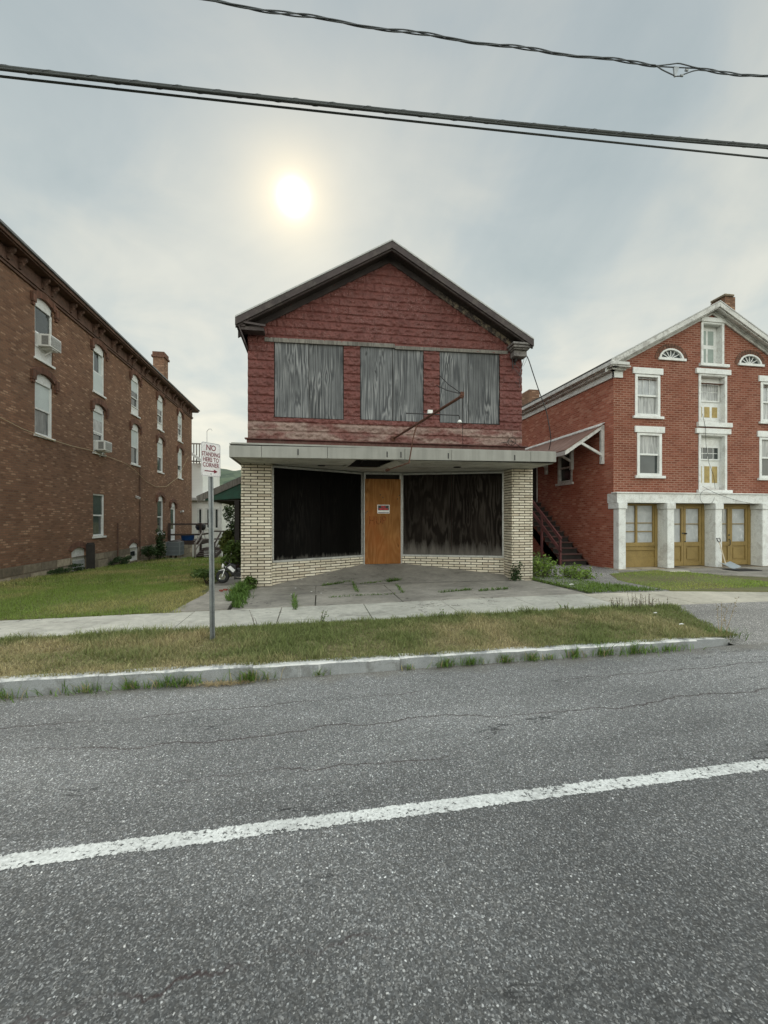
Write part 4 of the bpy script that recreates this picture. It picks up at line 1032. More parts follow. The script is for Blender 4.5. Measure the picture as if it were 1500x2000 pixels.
    mb = MB(); mb.prism([(-16, yb - .35, zt), (xr + .5, yb - .35, zt), (xr + .5, yb - .35, zt + .14), (-16, yb - .35, zt + .42)], (0, 7.6, 0)); mb.build('roof', 'pale_trim', H)
    xu = atY(396, 0, yb + .6).x; zu = atY(396, 905, yb + .6).z
    mb = MB(); mb.box(-16, xu, yb + .6, yb + 7, zt + .1, zu); mb.build('upper_wall', 'clap', H)
    mb = MB(); mb.bar((xu + .35, yb + .4, zu - .1), (xu - 3, yb + .4, zu + 2.4), .5, .2, (0, 0, 1)); mb.build('verge_board', 'white', H)
    mb = MB(); zz = atY(380, 868, yb + 1).z
    for i in range(16):
        x = xu + .1 - i * .22; mb.box(x - .04, x + .04, yb + .9, yb + .98, zu - .1, zz)
    mb.box(xu - 4, xu + .2, yb + .88, yb + 1., zz, zz + .1); mb.box(xu - 4, xu + .2, yb + .88, yb + 1., zu + .15, zu + .25); mb.build('balcony_rail', 'deck_pale', H)
    mb = MB(); mb.tube([(xu + .0, yb + 2, zu), (xu, yb + 2, zu + 2.9), (xu + .15, yb + 2, zu + 3.1), (xu + .35, yb + 2, zu + 3.1), (xu + .42, yb + 2, zu + 2.95)], .03, 6); mb.build('vent_pipe', 'pale_trim', H)

def build_shed():
    S = thing('lean_to', 'green gabled lean-to roof on dark posts beside the shop', 'lean-to', (-2.4, 14, 0))
    y0, y1 = 14.0, 20.0
    A, B = atY(384, 969, y0), atY(470, 931, y0); dx = B.x - A.x; sl = (B.z - A.z) / dx; xe = -1.52; ze = A.z + sl * (xe - A.x)
    mb = MB(); mb.prism([(A.x, y0 - .02, A.z), (xe, y0 - .02, ze), (xe, y0 - .02, ze - .05), (A.x, y0 - .02, A.z - .05)], (0, y1 - y0, 0)); mb.build('roof', 'shingle', S)
    mb = MB(); mb.prism([(A.x, y0 - .05, A.z - .02), (xe, y0 - .05, ze - .02), (xe, y0 - .05, ze - .22), (A.x + .05, y0 - .05, A.z - .19)], (0, .028, 0)); mb.build('rake_board', 'wood_grey', S)
    mb = MB(); zb = atY(440, 977, y0).z
    mb.prism([(A.x + .25, y0 + .0, A.z - .10), (xe, y0 + .0, ze - .1), (xe, y0 + .0, zb + .12), (A.x + .25, y0, zb - .02)], (0, .03, 0)); mb.build('gable_panel', 'green_paint', S)
    mb = MB(); mb.box(A.x + .3, xe, y0 + .05, y1, zb - .02, zb + .02); mb.build('ceiling', 'dark_wood', S)
    px = atY(459, 1000, y0).x
    for (x, y) in ((px + .05, y0 + .1), (px + .05, y1 - .2)):
        k = MB(); k.box(x - .07, x + .07, y - .07, y + .07, -.5, zb); k.build('post', 'dark_wood', S)
    mb = MB()
    for i in range(8): mb.box(px + .15, xe, y0 + .9 + .003, y0 + .92, -.4 + i * .36, -.4 + i * .36 + .35)
    mb.box(px + .13, px + .16, y0 + .95, y1, -.4, zb); mb.build('side_boards', 'dark_wood', S)

def build_bike():
    c = onG(452, 1142); x, y, g = c.x, c.y, c.z; x = -1.84; y = 11.0; g = gz(x, y) + .012
    B = thing('pocket_bike', 'small black and white motorbike parked beside the brick pier', 'motorbike', (x, y, g))
    wheels = [(x - .34, .165), (x + .42, .17)]
    for wx, r in wheels:
        k = MB(); k.ring((wx, y, g + r), (.12, 1, .05), r - .05, .05, 22, 8); t = k.build('wheel', 'rubber', B, sm=True)
        k = MB(); k.lathe([(.085, -.035), (.10, -.02), (.10, .02), (.085, .035)], (wx, y, g + r), (.12, 1, .05), 16)
        for i in range(5):
            a = 2 * pi * i / 5; k.bar((wx, y, g + r), (wx + .09 * cos(a), y - .02, g + r + .09 * sin(a)), .03, .02, (0, 1, 0))
        k.build('rim', 'chrome', t)
    k = MB()
    for s in (-.06, .06): k.tube([(x - .34, y + s, g + .165), (x - .25, y + s, g + .42)], .018, 8)
    k.build('fork', 'chrome', B)
    k = MB(); k.prism([(x - .46, y - .045, g + .30), (x - .30, y - .045, g + .36), (x - .18, y - .045, g + .34), (x - .20, y - .045, g + .31), (x - .34, y - .045, g + .325)], (0, .09, 0)); k.build('mudguard', 'bike_white', B, bevel=.01)
    k = MB(); k.prism([(x - .30, y - .10, g + .36), (x - .18, y - .10, g + .50), (x + .0, y - .10, g + .44), (x + .02, y - .10, g + .26), (x - .10, y - .10, g + .17), (x - .16, y - .10, g + .28)], (0, .20, 0)); k.build('fairing', 'bike_black', B, bevel=.025)
    k = MB(); k.prism([(x - .22, y - .104, g + .40), (x - .14, y - .104, g + .44), (x - .02, y - .104, g + .33), (x - .08, y - .104, g + .27)], (0, .208, 0)); k.prism([(x + .2, y - .07, g + .37), (x + .32, y - .07, g + .44), (x + .40, y - .07, g + .42), (x + .3, y - .07, g + .36)], (0, .14, 0)); k.build('fairing_panel', 'bike_white', B, bevel=.008)
    k = MB(); k.prism([(x - .02, y - .08, g + .38), (x + .10, y - .08, g + .36), (x + .42, y - .08, g + .46), (x + .58, y - .08, g + .54), (x + .54, y - .08, g + .48), (x + .30, y - .08, g + .33), (x + .04, y - .08, g + .28)], (0, .16, 0)); k.build('seat', 'bike_black', B, bevel=.02)
    k = MB(); k.box(x - .06, x + .20, y - .09, y + .09, g + .10, g + .29)
    for i in range(5): k.box(x - .02, x + .16, y - .11, y - .091, g + .12 + .03 * i, g + .13 + .03 * i)
    k.build('engine', 'black_iron', B, bevel=.01)
    k = MB(); k.tube([(x - .02, y - .12, g + .16), (x + .2, y - .14, g + .14), (x + .3, y - .13, g + .22), (x + .56, y - .12, g + .33)], [.02, .02, .035, .04], 10); k.build('exhaust', 'chrome', B, sm=True)
    k = MB(); k.tube([(x - .22, y - .22, g + .54), (x - .2, y - .1, g + .50), (x - .2, y + .1, g + .50), (x - .22, y + .22, g + .54)], .014, 8); k.tube([(x - .225, y - .30, g + .545), (x - .22, y - .2, g + .54)], .022, 8); k.build('handlebar', 'bike_black', B)
    k = MB(); k.lathe([(.02, 0), (.055, .02), (.06, .05)], (x - .30, y, g + .42), (-1, 0, .1), 14); k.build('headlight', 'porcelain', B, sm=True)
    k = MB(); k.bar((x + .1, y - .1, g + .18), (x + .42, y - .07, g + .17), .03, .05); k.build('swingarm', 'chrome', B)

def build_sign_post():
    b = atZ(415.5, 1247, .085); x, y = b.x, b.y
    zt = atY(411, 872, y).z
    S = thing('parking_sign', 'white no standing here to corner sign with a red arrow on a steel post', 'sign', (x, y, .06))
    lean = -.028
    mb = MB(); p0 = Vector((x, y, -.1)); p1 = Vector((x + lean, y, zt - .02))
    # U-channel post facing along the sign
    a = radians(50); ux = Vector((cos(a), sin(a), 0)); nn = Vector((sin(a), -cos(a), 0))
    prof = [(-.040, .0), (-.022, .0), (-.014, -.022), (.014, -.022), (.022, 0), (.040, 0), (.040, -.005), (.026, -.005), (.017, -.028), (-.017, -.028), (-.026, -.005), (-.040, -.005)]
    pts = [p0 + ux * u + nn * v for u, v in prof]; mb.prism(pts, p1 - p0); mb.build('post', 'galv', S)
    W, Hh = .305, .457; ct = p1 - Vector((0, 0, Hh / 2 + .0)) + nn * .006
    ct.z = (atY(411, 867, y).z + atY(411, 929, y).z) / 2
    def rr(w, h, r, off):
        P = []
        for cx, cz, a0 in ((w / 2 - r, h / 2 - r, 0), (-w / 2 + r, h / 2 - r, 90), (-w / 2 + r, -h / 2 + r, 180), (w / 2 - r, -h / 2 + r, 270)):
            for i in range(6):
                t = radians(a0 + 18 * i); P.append(ct + ux * (cx + r * cos(t)) + Vector((0, 0, cz + r * sin(t))) + nn * off)
        return P
    mb = MB(); mb.prism(rr(W, Hh, .035, 0), nn * .003); pl = mb.build('sign_plate', 'sign_white', S)
    A = rr(W - .012, Hh - .012, .03, .0042); Bp = rr(W - .024, Hh - .024, .025, .0042); mb = MB(); n = len(A)
    for i in range(n): mb.quad(A[i], A[(i + 1) % n], Bp[(i + 1) % n], Bp[i])
    mb.build('border', 'sign_grey', pl, recalc=False)
    for body, dz, sz, sx in (('NO', .155, .105, .95), ('STANDING', .068, .080, .72), ('HERE TO', -.004, .080, .78), ('CORNER', -.076, .080, .80)):
        text('lettering', body, 'sign_red', pl, ct + nn * .0048 + Vector((0, 0, dz)), ux, (0, 0, 1), sz, sx, .0013)
    mb = MB(); q = lambda u, z: ct + nn * .0048 + ux * u + Vector((0, 0, z - .155))
    mb.quad(q(-.10, -.007), q(.05, -.007), q(.05, .007), q(-.10, .007)); mb.quad(q(.045, -.028), q(.105, 0), q(.045, .028)); mb.build('arrow', 'sign_red', pl, recalc=False)
    k = MB()
    for dz in (.19, -.19): k.lathe([(.009, 0), (.009, .005), (.005, .008)], ct + nn * .003 + Vector((0, 0, dz)), nn, 8)
    k.build('bolt', 'galv', pl)
# ------------------------------------------------------------------ red brick building on the right
def build_red():
    YF = 12.0; X0 = atY(1198, 900, YF).x; XC = 12.95; X1 = 2 * XC - X0; YB = 27.0
    R = thing('brick_shop', 'red brick gabled building with white stone lintels and ochre shopfront doors', 'building', (XC, YF, 0))
    ZW = 6.16; ov = .30; YR = YF - ov
    XA, ZA = XC, atY(1401, 586, YR).z; XEL = X0 - .30; ZE = 6.62; XER = 2 * XC - XEL
    P = lambda px, py: atY(px, py, YF)
    def R4(x0, x1, y0, y1):    # pixel box -> (x0, x1, z0, z1)
        xm, ym = (x0 + x1) / 2, (y0 + y1) / 2
        return (P(x0, ym).x, P(x1, ym).x, P(xm, y1).z, P(xm, y0).z)
    win = [R4(1241, 1288, 732, 813), R4(1245, 1291, 846, 929)]
    win += [(2 * XC - b, 2 * XC - a, c, d) for a, b, c, d in win]
    bays = [R4(1366, 1412, 632, 711), R4(1366, 1427, 734, 826), R4(1371, 1431, 850, 957)]
    w = bays[0]; hw = .42; bays[0] = (XC - .36, XC + .42, w[2], w[3]); w = bays[1]; bays[1] = (XC - .45, XC + .53, w[2], w[3]); w = bays[2]; bays[2] = (XC - .45, XC + .53, w[2], w[3])
    fan0 = R4(1287, 1335, 681, 702); fan = [fan0, (2 * XC - fan0[1], 2 * XC - fan0[0], fan0[2], fan0[3])]
    zl1 = P(1300, 965).z; zl0 = P(1300, 983).z
    shop = (X0 + .30, X1 - .30, .12, zl0)
    def roofz(x): return ZA - (ZA - ZE) * abs(x - XA) / (XA - XEL)
    mp = lambda u, v, d: (u, YF + d, v)
    mb = MB(); holes_wall(mb, mp, X0, X1, -.2, ZW, [h for h in win + bays if h[3] < ZW] + [h[:3] + (ZW,) for h in win + bays if h[2] < ZW < h[3]] + [shop], .14)
    # gable built as courses up to the roof line
    n = 30; zs = [ZW + (ZA - .2 - ZW) * i / n for i in range(n + 1)]
    top = bays[0]
    for a, b in zip(zs, zs[1:]):
        f = lambda z: (XA - XEL) * max(0, (ZA - .02 - z)) / (ZA - ZE)
        h0, h1 = min(f(a), XC - X0), min(f(b), XC - X0); m_ = (a + b) / 2
        hs = [h for h in fan + win + bays if h[2] < m_ < h[3]]; hs.sort()
        L0, L1 = XC - h0, XC - h1
        for h in hs:
            mb.quad((L0, YF, a), (h[0], YF, a), (h[0], YF, b), (L1, YF, b)); L0 = L1 = h[1]
        mb.quad((L0, YF, a), (XC + h0, YF, a), (XC + h1, YF, b), (L1, YF, b))
    for a, b, c, d in [top] + fan: 
        for (p, q) in (((a, c), (b, c)), ((b, c), (b, d)), ((b, d), (a, d)), ((a, d), (a, c))): mb.quad(mp(*p, 0), mp(*q, 0), mp(*q, .14), mp(*p, .14))
    mb.build('front_wall', 'brick_red', R, recalc=False)
    # side wall with door and window
    q = lambda px, py: atX(px, py, X0)
    sw = (q(1118, 0).y, q(1090, 0).y, q(1104, 943).z, q(1104, 884).z); sd = (16.55, 17.45, 2.40, 4.35)
    mps = lambda u, v, d: (X0 + d, u, v)
    mb = MB(); holes_wall(mb, mps, YF, YB, -.6, ZW + .1, [sw, sd], .16)
    mb.quad((X1, YF, -.6), (X1, YB, -.6), (X1, YB, ZW), (X1, YF, ZW)); mb.quad((X0, YB, -.6), (X1, YB, -.6), (X1, YB, ZW), (XC, YB, ZA - .2), (X0, YB, ZW))
    mb.build('side_wall', 'brick_skylit', R, recalc=False)
    mb = MB(); mb.box(X0 + .2, X1 - .2, YF + .62, YF + .7, -.2, ZW - .1); mb.box(X0 + .18, X0 + .22, YF + .2, YB - .2, -.2, ZW); mb.build('inner_wall', 'dark_wood', R)
    # roof
    L = {k: MB() for k in ('slab', 'drip', 'crown', 'soffit', 'frieze')}
    for xe in (XEL, XER):
        rake_half(L, xe, ZE, XA, ZA, YR, YF, YB + .3)
        L['frieze'].prism([(xe, YF - .09, ZE - .18), (XA, YF - .09, ZA - .18), (XA, YF - .09, ZA - .24), (xe, YF - .09, ZE - .24)], (0, .03, 0))
    rf = L['slab'].build('roof', 'shingle', R); L['drip'].build('drip_edge', 'drip', rf); L['crown'].build('rake_board', 'pale_trim', rf, bevel=.008); L['soffit'].build('soffit', 'pale_trim', rf); L['frieze'].build('frieze', 'pale_trim', rf)
    # side cornice: gutter, soffit, white frieze, with the return on the front
    z = ZE
    mb = MB()
    mb.box(XEL - .02, XEL + .08, YR, YB, z - .19, z - .07); mb.box(XEL + .06, X0 - .001, YR + .02, YB, z - .22, z - .19)
    mb.box(XEL + .03, XEL + .62, YR - .02, YR + .08, z - .17, z - .075); mb.box(XEL + .08, XEL + .70, YR + .02, YF - .002, z - .22, z - .172)
    mb.box(XEL + .12, X0 - .002, YR + .12, YB, z - .28, z - .222); mb.box(XEL + .14, XEL + .62, YR + .14, YF - .003, z - .28, z - .222)
    mb.build('gutter', 'pale_trim', rf, bevel=.01)
    mb = MB(); mb.box(X0 - .05, X0 - .004, YF - .05, YB, ZW - .02, z - .282); mb.box(X0 - .05, X0 + .30, YF - .05, YF - .004, ZW - .02, z - .282); mb.build('frieze', 'white', rf, bevel=.006)
    # chimneys
    c = atY(1412, 588, 14.2); k = MB(); k.box(c.x - .24, c.x + .22, 13.9, 14.5, ZA - .5, c.z + .02); ch = k.build('chimney', 'brick_brown', rf)
    k = MB(); k.box(c.x - .30, c.x + .12, 13.85, 14.45, c.z + .02, c.z + .09); k.build('chimney_cap', 'stone', ch)
    a = atX(1040, 767, 11.0); k = MB(); k.box(a.x - .45, a.x + .1, a.y - .5, a.y + .5, 6.8, a.z); k.build('chimney', 'brick_brown', rf)
    a = atX(1075, 772, X0 + .3); k = MB(); k.tube([(a.x, a.y, 6.5), (a.x, a.y, a.z + .12)], .04, 7); k.build('vent_pipe', 'galv', rf)
    # sash windows, front
    for i, (a, b, c, d) in enumerate(win):
        k = MB(); t = .075; y0, y1 = YF - .02, YF + .09; m_ = (c + d) / 2
        k.box(a - .02, a + t, y0, y1, c, d); k.box(b - t, b + .02, y0, y1, c, d); k.box(a + t, b - t, y0, y1, d - t, d); k.box(a + t, b - t, y0, y1, c, c + t)
        k.box(a + t, b - t, y0 + .04, y1, m_ - .03, m_ + .03)
        if i % 2 == 0:
            for s in (1, 2): 
                x = a + t + (b - a - 2 * t) * s / 3; k.box(x - .008, x + .008, y0 + .065, y1, m_ + .03, d - t)
        w = k.build('window', 'white', R, bevel=.006)
        up, lo = ('sheet', 'curtain') if i % 2 == 0 else ('curtain', 'glass')
        k = MB(); k.box(a + t, b - t, y1 - .02, y1 - .005, m_ + .03, d - t); k.build('pane', up, w)
        k = MB(); k.box(a + t, b - t, y1 - .012, y1 + .01, c + t, m_ - .03); k.build('pane', lo, w)
        k = MB(); k.box(a - .11, b + .11, YF - .045, YF + .02, d + .01, d + .21); k.build('lintel', 'white', w, bevel=.008)
        k = MB(); k.box(a - .10, b + .12, YF - .07, YF + .03, c - .085, c - .002); k.build('sill', 'white', w, bevel=.006)
    # fan lights
    for a, b, c, d in fan:
        m_ = (a + b) / 2; rx, rz = (b - a) / 2, d - c
        k = MB(); N = 16
        E = [(m_ - rx * cos(pi * i / N), c + rz * sin(pi * i / N)) for i in range(N + 1)]; I = [(m_ - (rx - .07) * cos(pi * i / N), c + .03 + (rz - .08) * sin(pi * i / N)) for i in range(N + 1)]
        for i in range(N): k.prism([(*E[i][:1], YF - .03, E[i][1]), (E[i + 1][0], YF - .03, E[i + 1][1]), (I[i + 1][0], YF - .03, I[i + 1][1]), (I[i][0], YF - .03, I[i][1])], (0, .1, 0))
        k.box(a - .04, b + .06, YF - .06, YF + .05, c - .045, c + .03)
        for t in (.2, .36, .5, .64, .8):
            k.bar((m_, YF + .03, c + .03), (m_ - (rx - .07) * cos(pi * t), YF + .03, c + .03 + (rz - .08) * sin(pi * t)), .022, .02, (0, 1, 0))
        w = k.build('fan_window', 'white', R); k = MB(); k.prism([(p, YF + .05, q_) for p, q_ in I], (0, .02, 0)); k.build('pane', 'glass', w)
        k = MB(); O = [(m_ - (rx + .15) * cos(pi * i / N), c + (rz + .16) * sin(pi * i / N)) for i in range(N + 1)]; E2 = [(m_ - (rx + .005) * cos(pi * i / N), c + (rz + .005) * sin(pi * i / N)) for i in range(N + 1)]
        for i in range(N):
            g = .006; k.prism([(E2[i][0] + g, YF - .015, E2[i][1]), (E2[i + 1][0] - g, YF - .015, E2[i + 1][1]), (O[i + 1][0] - g, YF - .015, O[i + 1][1]), (O[i][0] + g, YF - .015, O[i][1])], (0, .03, 0))
        # fill the wall behind the corners of the opening
        k.build('arch', 'brick_hood', w)
        k = MB(); k.prism([(a, YF + .001, c)] + [(p, YF + .001, q_) for p, q_ in E2[:N // 2 + 1]] + [(a, YF + .001, d)], (0, .02, 0)); k.prism([(b, YF + .001, c)] + [(p, YF + .001, q_) for p, q_ in E2[N // 2:][::-1]] + [(b, YF + .001, d)], (0, .02, 0)); k.build('spandrel', 'brick_red', w)
    # loading bays in the middle
    for i, (a, b, c, d) in enumerate(bays):
        dp = .27; k = MB(); t = .035
        k.box(a - .05, a + t, YF - .03, YF + dp, c, d); k.box(b - t, b + .05, YF - .03, YF + dp, c, d); k.box(a + t, b - t, YF - .02, YF + dp, d - t, d)
        k.box(a - .05, b + .05, YF - .035, YF - .01, d - .02, d + .03)
        bay = k.build('loading_bay', 'white_worn', R, bevel=.006)
        k = MB(); top_h = .17 if i else .14
        k.box(a - .17 + .08 * (i == 0), b + .17 - .08 * (i == 0), YF - .07, YF + .03, d + .032, d + .032 + top_h)
        k.build('lintel', 'white', bay, bevel=.008)
        k = MB(); k.box(a - .12, b + .20, YF - .09, YF + .1, c - .15 if i == 1 else c - .10, c - .002); k.build('sill', 'white', bay, bevel=.008)
        yd = YF + dp - .10; H = d - c - t; W0, W1 = a + t, b - t
        k = MB(); k.box(W0 + .001, W1 - .001, yd, yd + .05, c, d - t); leaf = k.build('door_leaf', 'white', bay)
        def rail(x0, x1, z0, z1): 
            k = MB(); k.box(x0, x1, yd - .025, yd - .001, z0, z1); return k
        xw0, xw1 = W0 + .02, W1 - .06
        if i == 0:
            for r in range(2):
                for s in range(2):
                    xa = xw0 + .06 + (xw1 - xw0 - .06) * s / 2; xb = xa + (xw1 - xw0 - .06) / 2 - .07; za = c + .09 + (H - .1) * r / 2; zb = za + (H - .1) / 2 - .13
                    k = MB(); k.box(xa, xb, yd - .006, yd - .001, za, zb); k.build('panel', 'panel_green', leaf)
        else:
            f0, f1 = (.50, .88) if i == 1 else (.58, .80)
            k = MB(); z0, z1 = c + H * f0, c + H * f1; k.box(xw0, xw1, yd - .008, yd - .001, z0, z1); k.build('pane', 'curtain' if i == 1 else 'glass', leaf)
            k = MB(); g = .05
            k.box(xw0 - .03, xw0 + .02, yd - .03, yd - .009, z0 - .03, z1 + .04); k.box(xw1 - .02, xw1 + .04, yd - .03, yd - .009, z0 - .03, z1 + .04); k.box(xw0 + .02, xw1 - .02, yd - .03, yd - .009, z1 - .01, z1 + .04); k.box(xw0 + .02, xw1 - .02, yd - .03, yd - .009, z0 - .04, z0 + .01)
            for s in (1, 2, 3): x = xw0 + (xw1 - xw0) * s / 4; k.box(x - .008, x + .008, yd - .018, yd - .009, z0 + .01, z1 - .01)
            k.box(xw0 + .02, xw1 - .02, yd - .0175, yd - .0095, (z0 + z1) / 2 - .008, (z0 + z1) / 2 + .008); k.build('glazing_bar', 'white', leaf)
            for s in range(3):
                xa = xw0 + (xw1 - xw0 + .06) * s / 3; xb = xa + (xw1 - xw0) / 3 - .07; k = MB(); k.box(xa, xb, yd - .006, yd - .001, c + H * .14, c + H * (f0 - .13)); k.build('panel', 'ochre_panel', leaf)
            k = MB(); k.box(W0 + .02, W1 - .05, yd - .04, yd - .002, c + .02, c + .10); k.box((W0 + W1) / 2 - .02, (W0 + W1) / 2 + .1, yd - .05, yd - .041, c + .11, c + .13); k.build('kick_rail', 'white_worn', leaf)
    # stone shopfront
    mb = MB(); xs_ = [X0 - .03, X0 + .75, XC - 1.05, XC + .1, XC + 1.75, X1 + .03]
    for a, b in zip(xs_, xs_[1:]): mb.box(a + .002, b - .002, YF - .20, YF + .25, zl0, zl1)
    mb.box(X0 - .07, X1 + .07, YF - .24, YF + .02, zl1, zl1 + .035)
    mb.build('stone_lintel', 'white_worn', R, bevel=.01)
    edges = [atY(p, 0, YF - .24) for p in (1206, 1304, 1398, 1490)]; cx = [e.x + .125 for e in edges]
    cx[0] = X0 + .13; ps = []
    for x in cx:
        k = MB(); w = .125; k.box(x - w, x + w, YF - .235, YF + .22, -.1, zl0 - .19); p_ = k.build('stone_pillar', 'white_worn', R, bevel=.018)
        k = MB(); k.box(x - w - .03, x + w + .03, YF - .265, YF + .22, zl0 - .188, zl0 - .002); k.build('capital', 'white_worn', p_, bevel=.012); ps.append(p_)
    k = MB(); k.box(X0 - .05, X1, YF - .30, YF + .4, -.2, .135); k.build('step', 'stone', R, bevel=.015)
    z0, z1 = .137, zl0 - .004; yd = YF + .20
    for i in range(3):
        a, b = cx[i] + .125 + .002, cx[i + 1] - .125 - .002
        fr = MB(); fr.box(a, a + .05, yd - .05, yd + .08, z0, z1); fr.box(b - .10, b, yd - .05, yd + .08, z0, z1); fr.box(a + .05, b - .10, yd - .05, yd + .08, z1 - .07, z1)
        a += .052; b -= .102; m_ = (a + b) / 2; zt = z1 - .072; zm = z0 + (zt - z0) * .40
        if i == 0:
            w = fr.build('shop_window', 'ochre', R, bevel=.006)
            k = MB()
            k.box(a, b, yd - .01, yd + .02, z0, zm); k.box(a, b, yd - .04, yd - .011, zm - .12, zm); k.box(a, b, yd - .03, yd - .011, z0, z0 + .30); k.box(a, b, yd - .055, yd - .011, z0 + .545, z0 + .585); k.build('panel', 'ochre', w, bevel=.006)
            k = MB(); k.box(m_ - .035, m_ + .035, yd - .03, yd + .02, zm, zt); k.box(a, a + .03, yd - .02, yd + .02, zm, zt); k.box(b - .05, b, yd - .02, yd + .02, zm, zt)
            for f in (.30, .53): k.box(a, b, yd - .015, yd + .015, zm + (zt - zm) * f - .014, zm + (zt - zm) * f + .014)
            k.build('glazing_bar', 'ochre', w)
            for (p, q_) in ((a + .03, m_ - .035), (m_ + .035, b - .05)): k = MB(); k.box(p, q_, yd + .021, yd + .03, zm, zt); k.build('pane', 'sheet', w)
        else:
            dw = fr.build('double_door', 'ochre', R, bevel=.006)
            for s, (p, q_) in enumerate(((a + .002, m_ - .004), (m_ + .004, b - .002))):
                k = MB(); st = .085
                k.box(p, p + st, yd - .03, yd + .02, z0 + .01, zt); k.box(q_ - st, q_, yd - .03, yd + .02, z0 + .01, zt); k.box(p + st, q_ - st, yd - .03, yd + .02, zt - .09, zt); k.box(p + st, q_ - st, yd - .03, yd + .02, z0 + .01, z0 + .16); k.box(p + st, q_ - st, yd - .03, yd + .02, zm - .14, zm)
                k.box(p + st, q_ - st, yd, yd + .02, z0 + .16, zm - .14); k.box(p + st + .05, q_ - st - .05, yd - .02, yd - .001, z0 + .22, zm - .20)
                k.box(p + st, q_ - st, yd - .015, yd + .02, zm + (zt - zm) * .5 - .014, zm + (zt - zm) * .5 + .014)
                lf = k.build('door_leaf', 'ochre', dw, bevel=.006)
                k = MB(); k.box(p + st, q_ - st, yd + .021, yd + .03, zm, zt - .09); k.build('pane', 'curtain' if (i == 2 and s == 0) else 'sheet', lf)
                if i == 2 and s == 0:
                    k = MB(); x = q_ - .045; k.tube([(x, yd - .03, zm + .08), (x, yd - .08, zm + .05), (x, yd - .08, zm - .10), (x, yd - .03, zm - .13)], .013, 8); k.lathe([(.025, 0), (.025, .02)], (x, yd - .03, zm + .22), (0, -1, 0), 10); k.build('handle', 'black_iron', lf)
                if i == 1 and s == 1:
                    k = MB(); x = p + .045; k.lathe([(.025, 0), (.02, .03), (.03, .05), (.02, .07)], (x, yd - .03, zm + .28), (0, -1, 0), 10); k.lathe([(.02, 0), (.02, .02)], (x, yd - .03, zm + .02), (0, -1, 0), 10); k.box(x - .12, x - .04, yd - .045, yd - .031, zm + .27, zm + .31); k.build('handle', 'black_iron', lf)
    # wires hanging on the front
    mb = MB(); y = YF - .10
    pp = [(1372, 808), (1378, 835), (1379, 870), (1385, 905), (1394, 930), (1397, 955)]
    mb.tube([atY(a, b, y) for a, b in pp], .006, 5)
    mb.tube([atY(a, b, YF - .28) for a, b in ((1372, 950), (1395, 962), (1410, 968), (1440, 978), (1475, 985))], .006, 5)
    mb.tube([atY(1381 + 14 * cos(t), 971 + 15 * sin(t), YF - .27) for t in [i * .4 for i in range(14)]], .005, 5); mb.build('loose_wire', 'black_iron', R)
    # side window and door
    a, b, c, d = sw
    k = MB(); t = .08; x0, x1 = X0 - .02, X0 + .12
    k.box(x0, x1, a, a + t, c, d); k.box(x0, x1, b - t, b, c, d); k.box(x0, x1, a + t, b - t, d - t, d); k.box(x0, x1, a + t, b - t, c, c + t); k.box(x0 + .04, x1, a + t, b - t, (c + d) / 2 - .03, (c + d) / 2 + .03)
    w = k.build('window', 'pale_trim', R); k = MB(); k.box(X0 + .09, X0 + .11, a + t, b - t, c + t, d - t); k.build('pane', 'glass', w)
    k = MB(); k.box(X0 - .07, X0 + .03, a - .08, b + .08, c - .09, c - .002); k.build('sill', 'pale_trim', w)
    a, b, c, d = sd; k = MB(); k.box(X0 - .02, X0 + .15, a, a + .08, c, d); k.box(X0 - .02, X0 + .15, b - .08, b, c, d); k.box(X0 - .02, X0 + .15, a + .08, b - .08, d - .08, d)
    w = k.build('door', 'pale_trim', R); k = MB(); k.box(X0 + .10, X0 + .14, a + .08, b - .08, c, d - .08); k.build('door_leaf', 'dark_wood', w)
    # lean-to awning over the stair
    ya, yb_ = 12.40, 17.75; zt, zb = 4.80, 3.90; xo = X0 - 1.40
    k = MB(); k.prism([(X0 - .01, ya, zt), (xo, ya, zb), (xo, ya, zb - .025), (X0 - .01, ya, zt - .025)], (0, yb_ - ya, 0)); aw = k.build('awning', 'rusty_roof', R)
    k = MB(); k.prism([(X0 - .012, ya - .02, zt + .03), (X0 - .20, ya - .02, zt - .09), (X0 - .20, ya - .02, zt - .115), (X0 - .012, ya - .02, zt + .005)], (0, yb_ - ya, 0)); k.build('flashing', 'pale_trim', aw)
    for y in (ya + .06, 14.10, 15.80, 17.5):
        k = MB(); k.box(X0 - .11, X0 - .002, y - .05, y + .05, 3.48, 4.74)
        k.bar((X0 - .06, y, zt - .11), (xo + .03, y, zb - .09), .07, .12); k.bar((X0 - .08, y, 3.78), (X0 - .80, y, zt - .66), .06, .08)
        k.build('bracket', 'pale_trim', aw, bevel=.005)
    k = MB(); k.box(xo, xo + .03, ya, yb_, zb - .16, zb - .03); k.build('eave_board', 'pale_trim', aw)
    # outside stair
    S = thing('outside_stair', 'steep dark wooden stair with maroon handrail climbing the red brick side wall', 'stair', (8.8, 15, 0))
    n = 12; yb0, yt = 13.25, 16.45; zt_ = 2.38; g = .10; xa, xb = 8.32, X0 - .04
    for i in range(n):
        y = yb0 + (yt - yb0) * i / n; z = g + (zt_ - g) * (i + 1) / n
        k = MB(); k.box(xa + .05, xb, y - .03, y + .29, z - .04, z); k.build('step', 'step_dark', S, bevel=.005)
    k = MB()
    for i in range(n):
        y = yb0 + (yt - yb0) * i / n; z = g + (zt_ - g) * (i + 1) / n; k.box(xa + .06, xb - .01, y + .02, y + .04, z - .19, z - .041)
    k.build('riser', 'dark_wood', S)
    k = MB(); k.box(xa, xb, yt, 18.2, zt_ - .05, zt_); k.build('landing', 'step_dark', S)
    sl = (zt_ - g) / (yt - yb0)
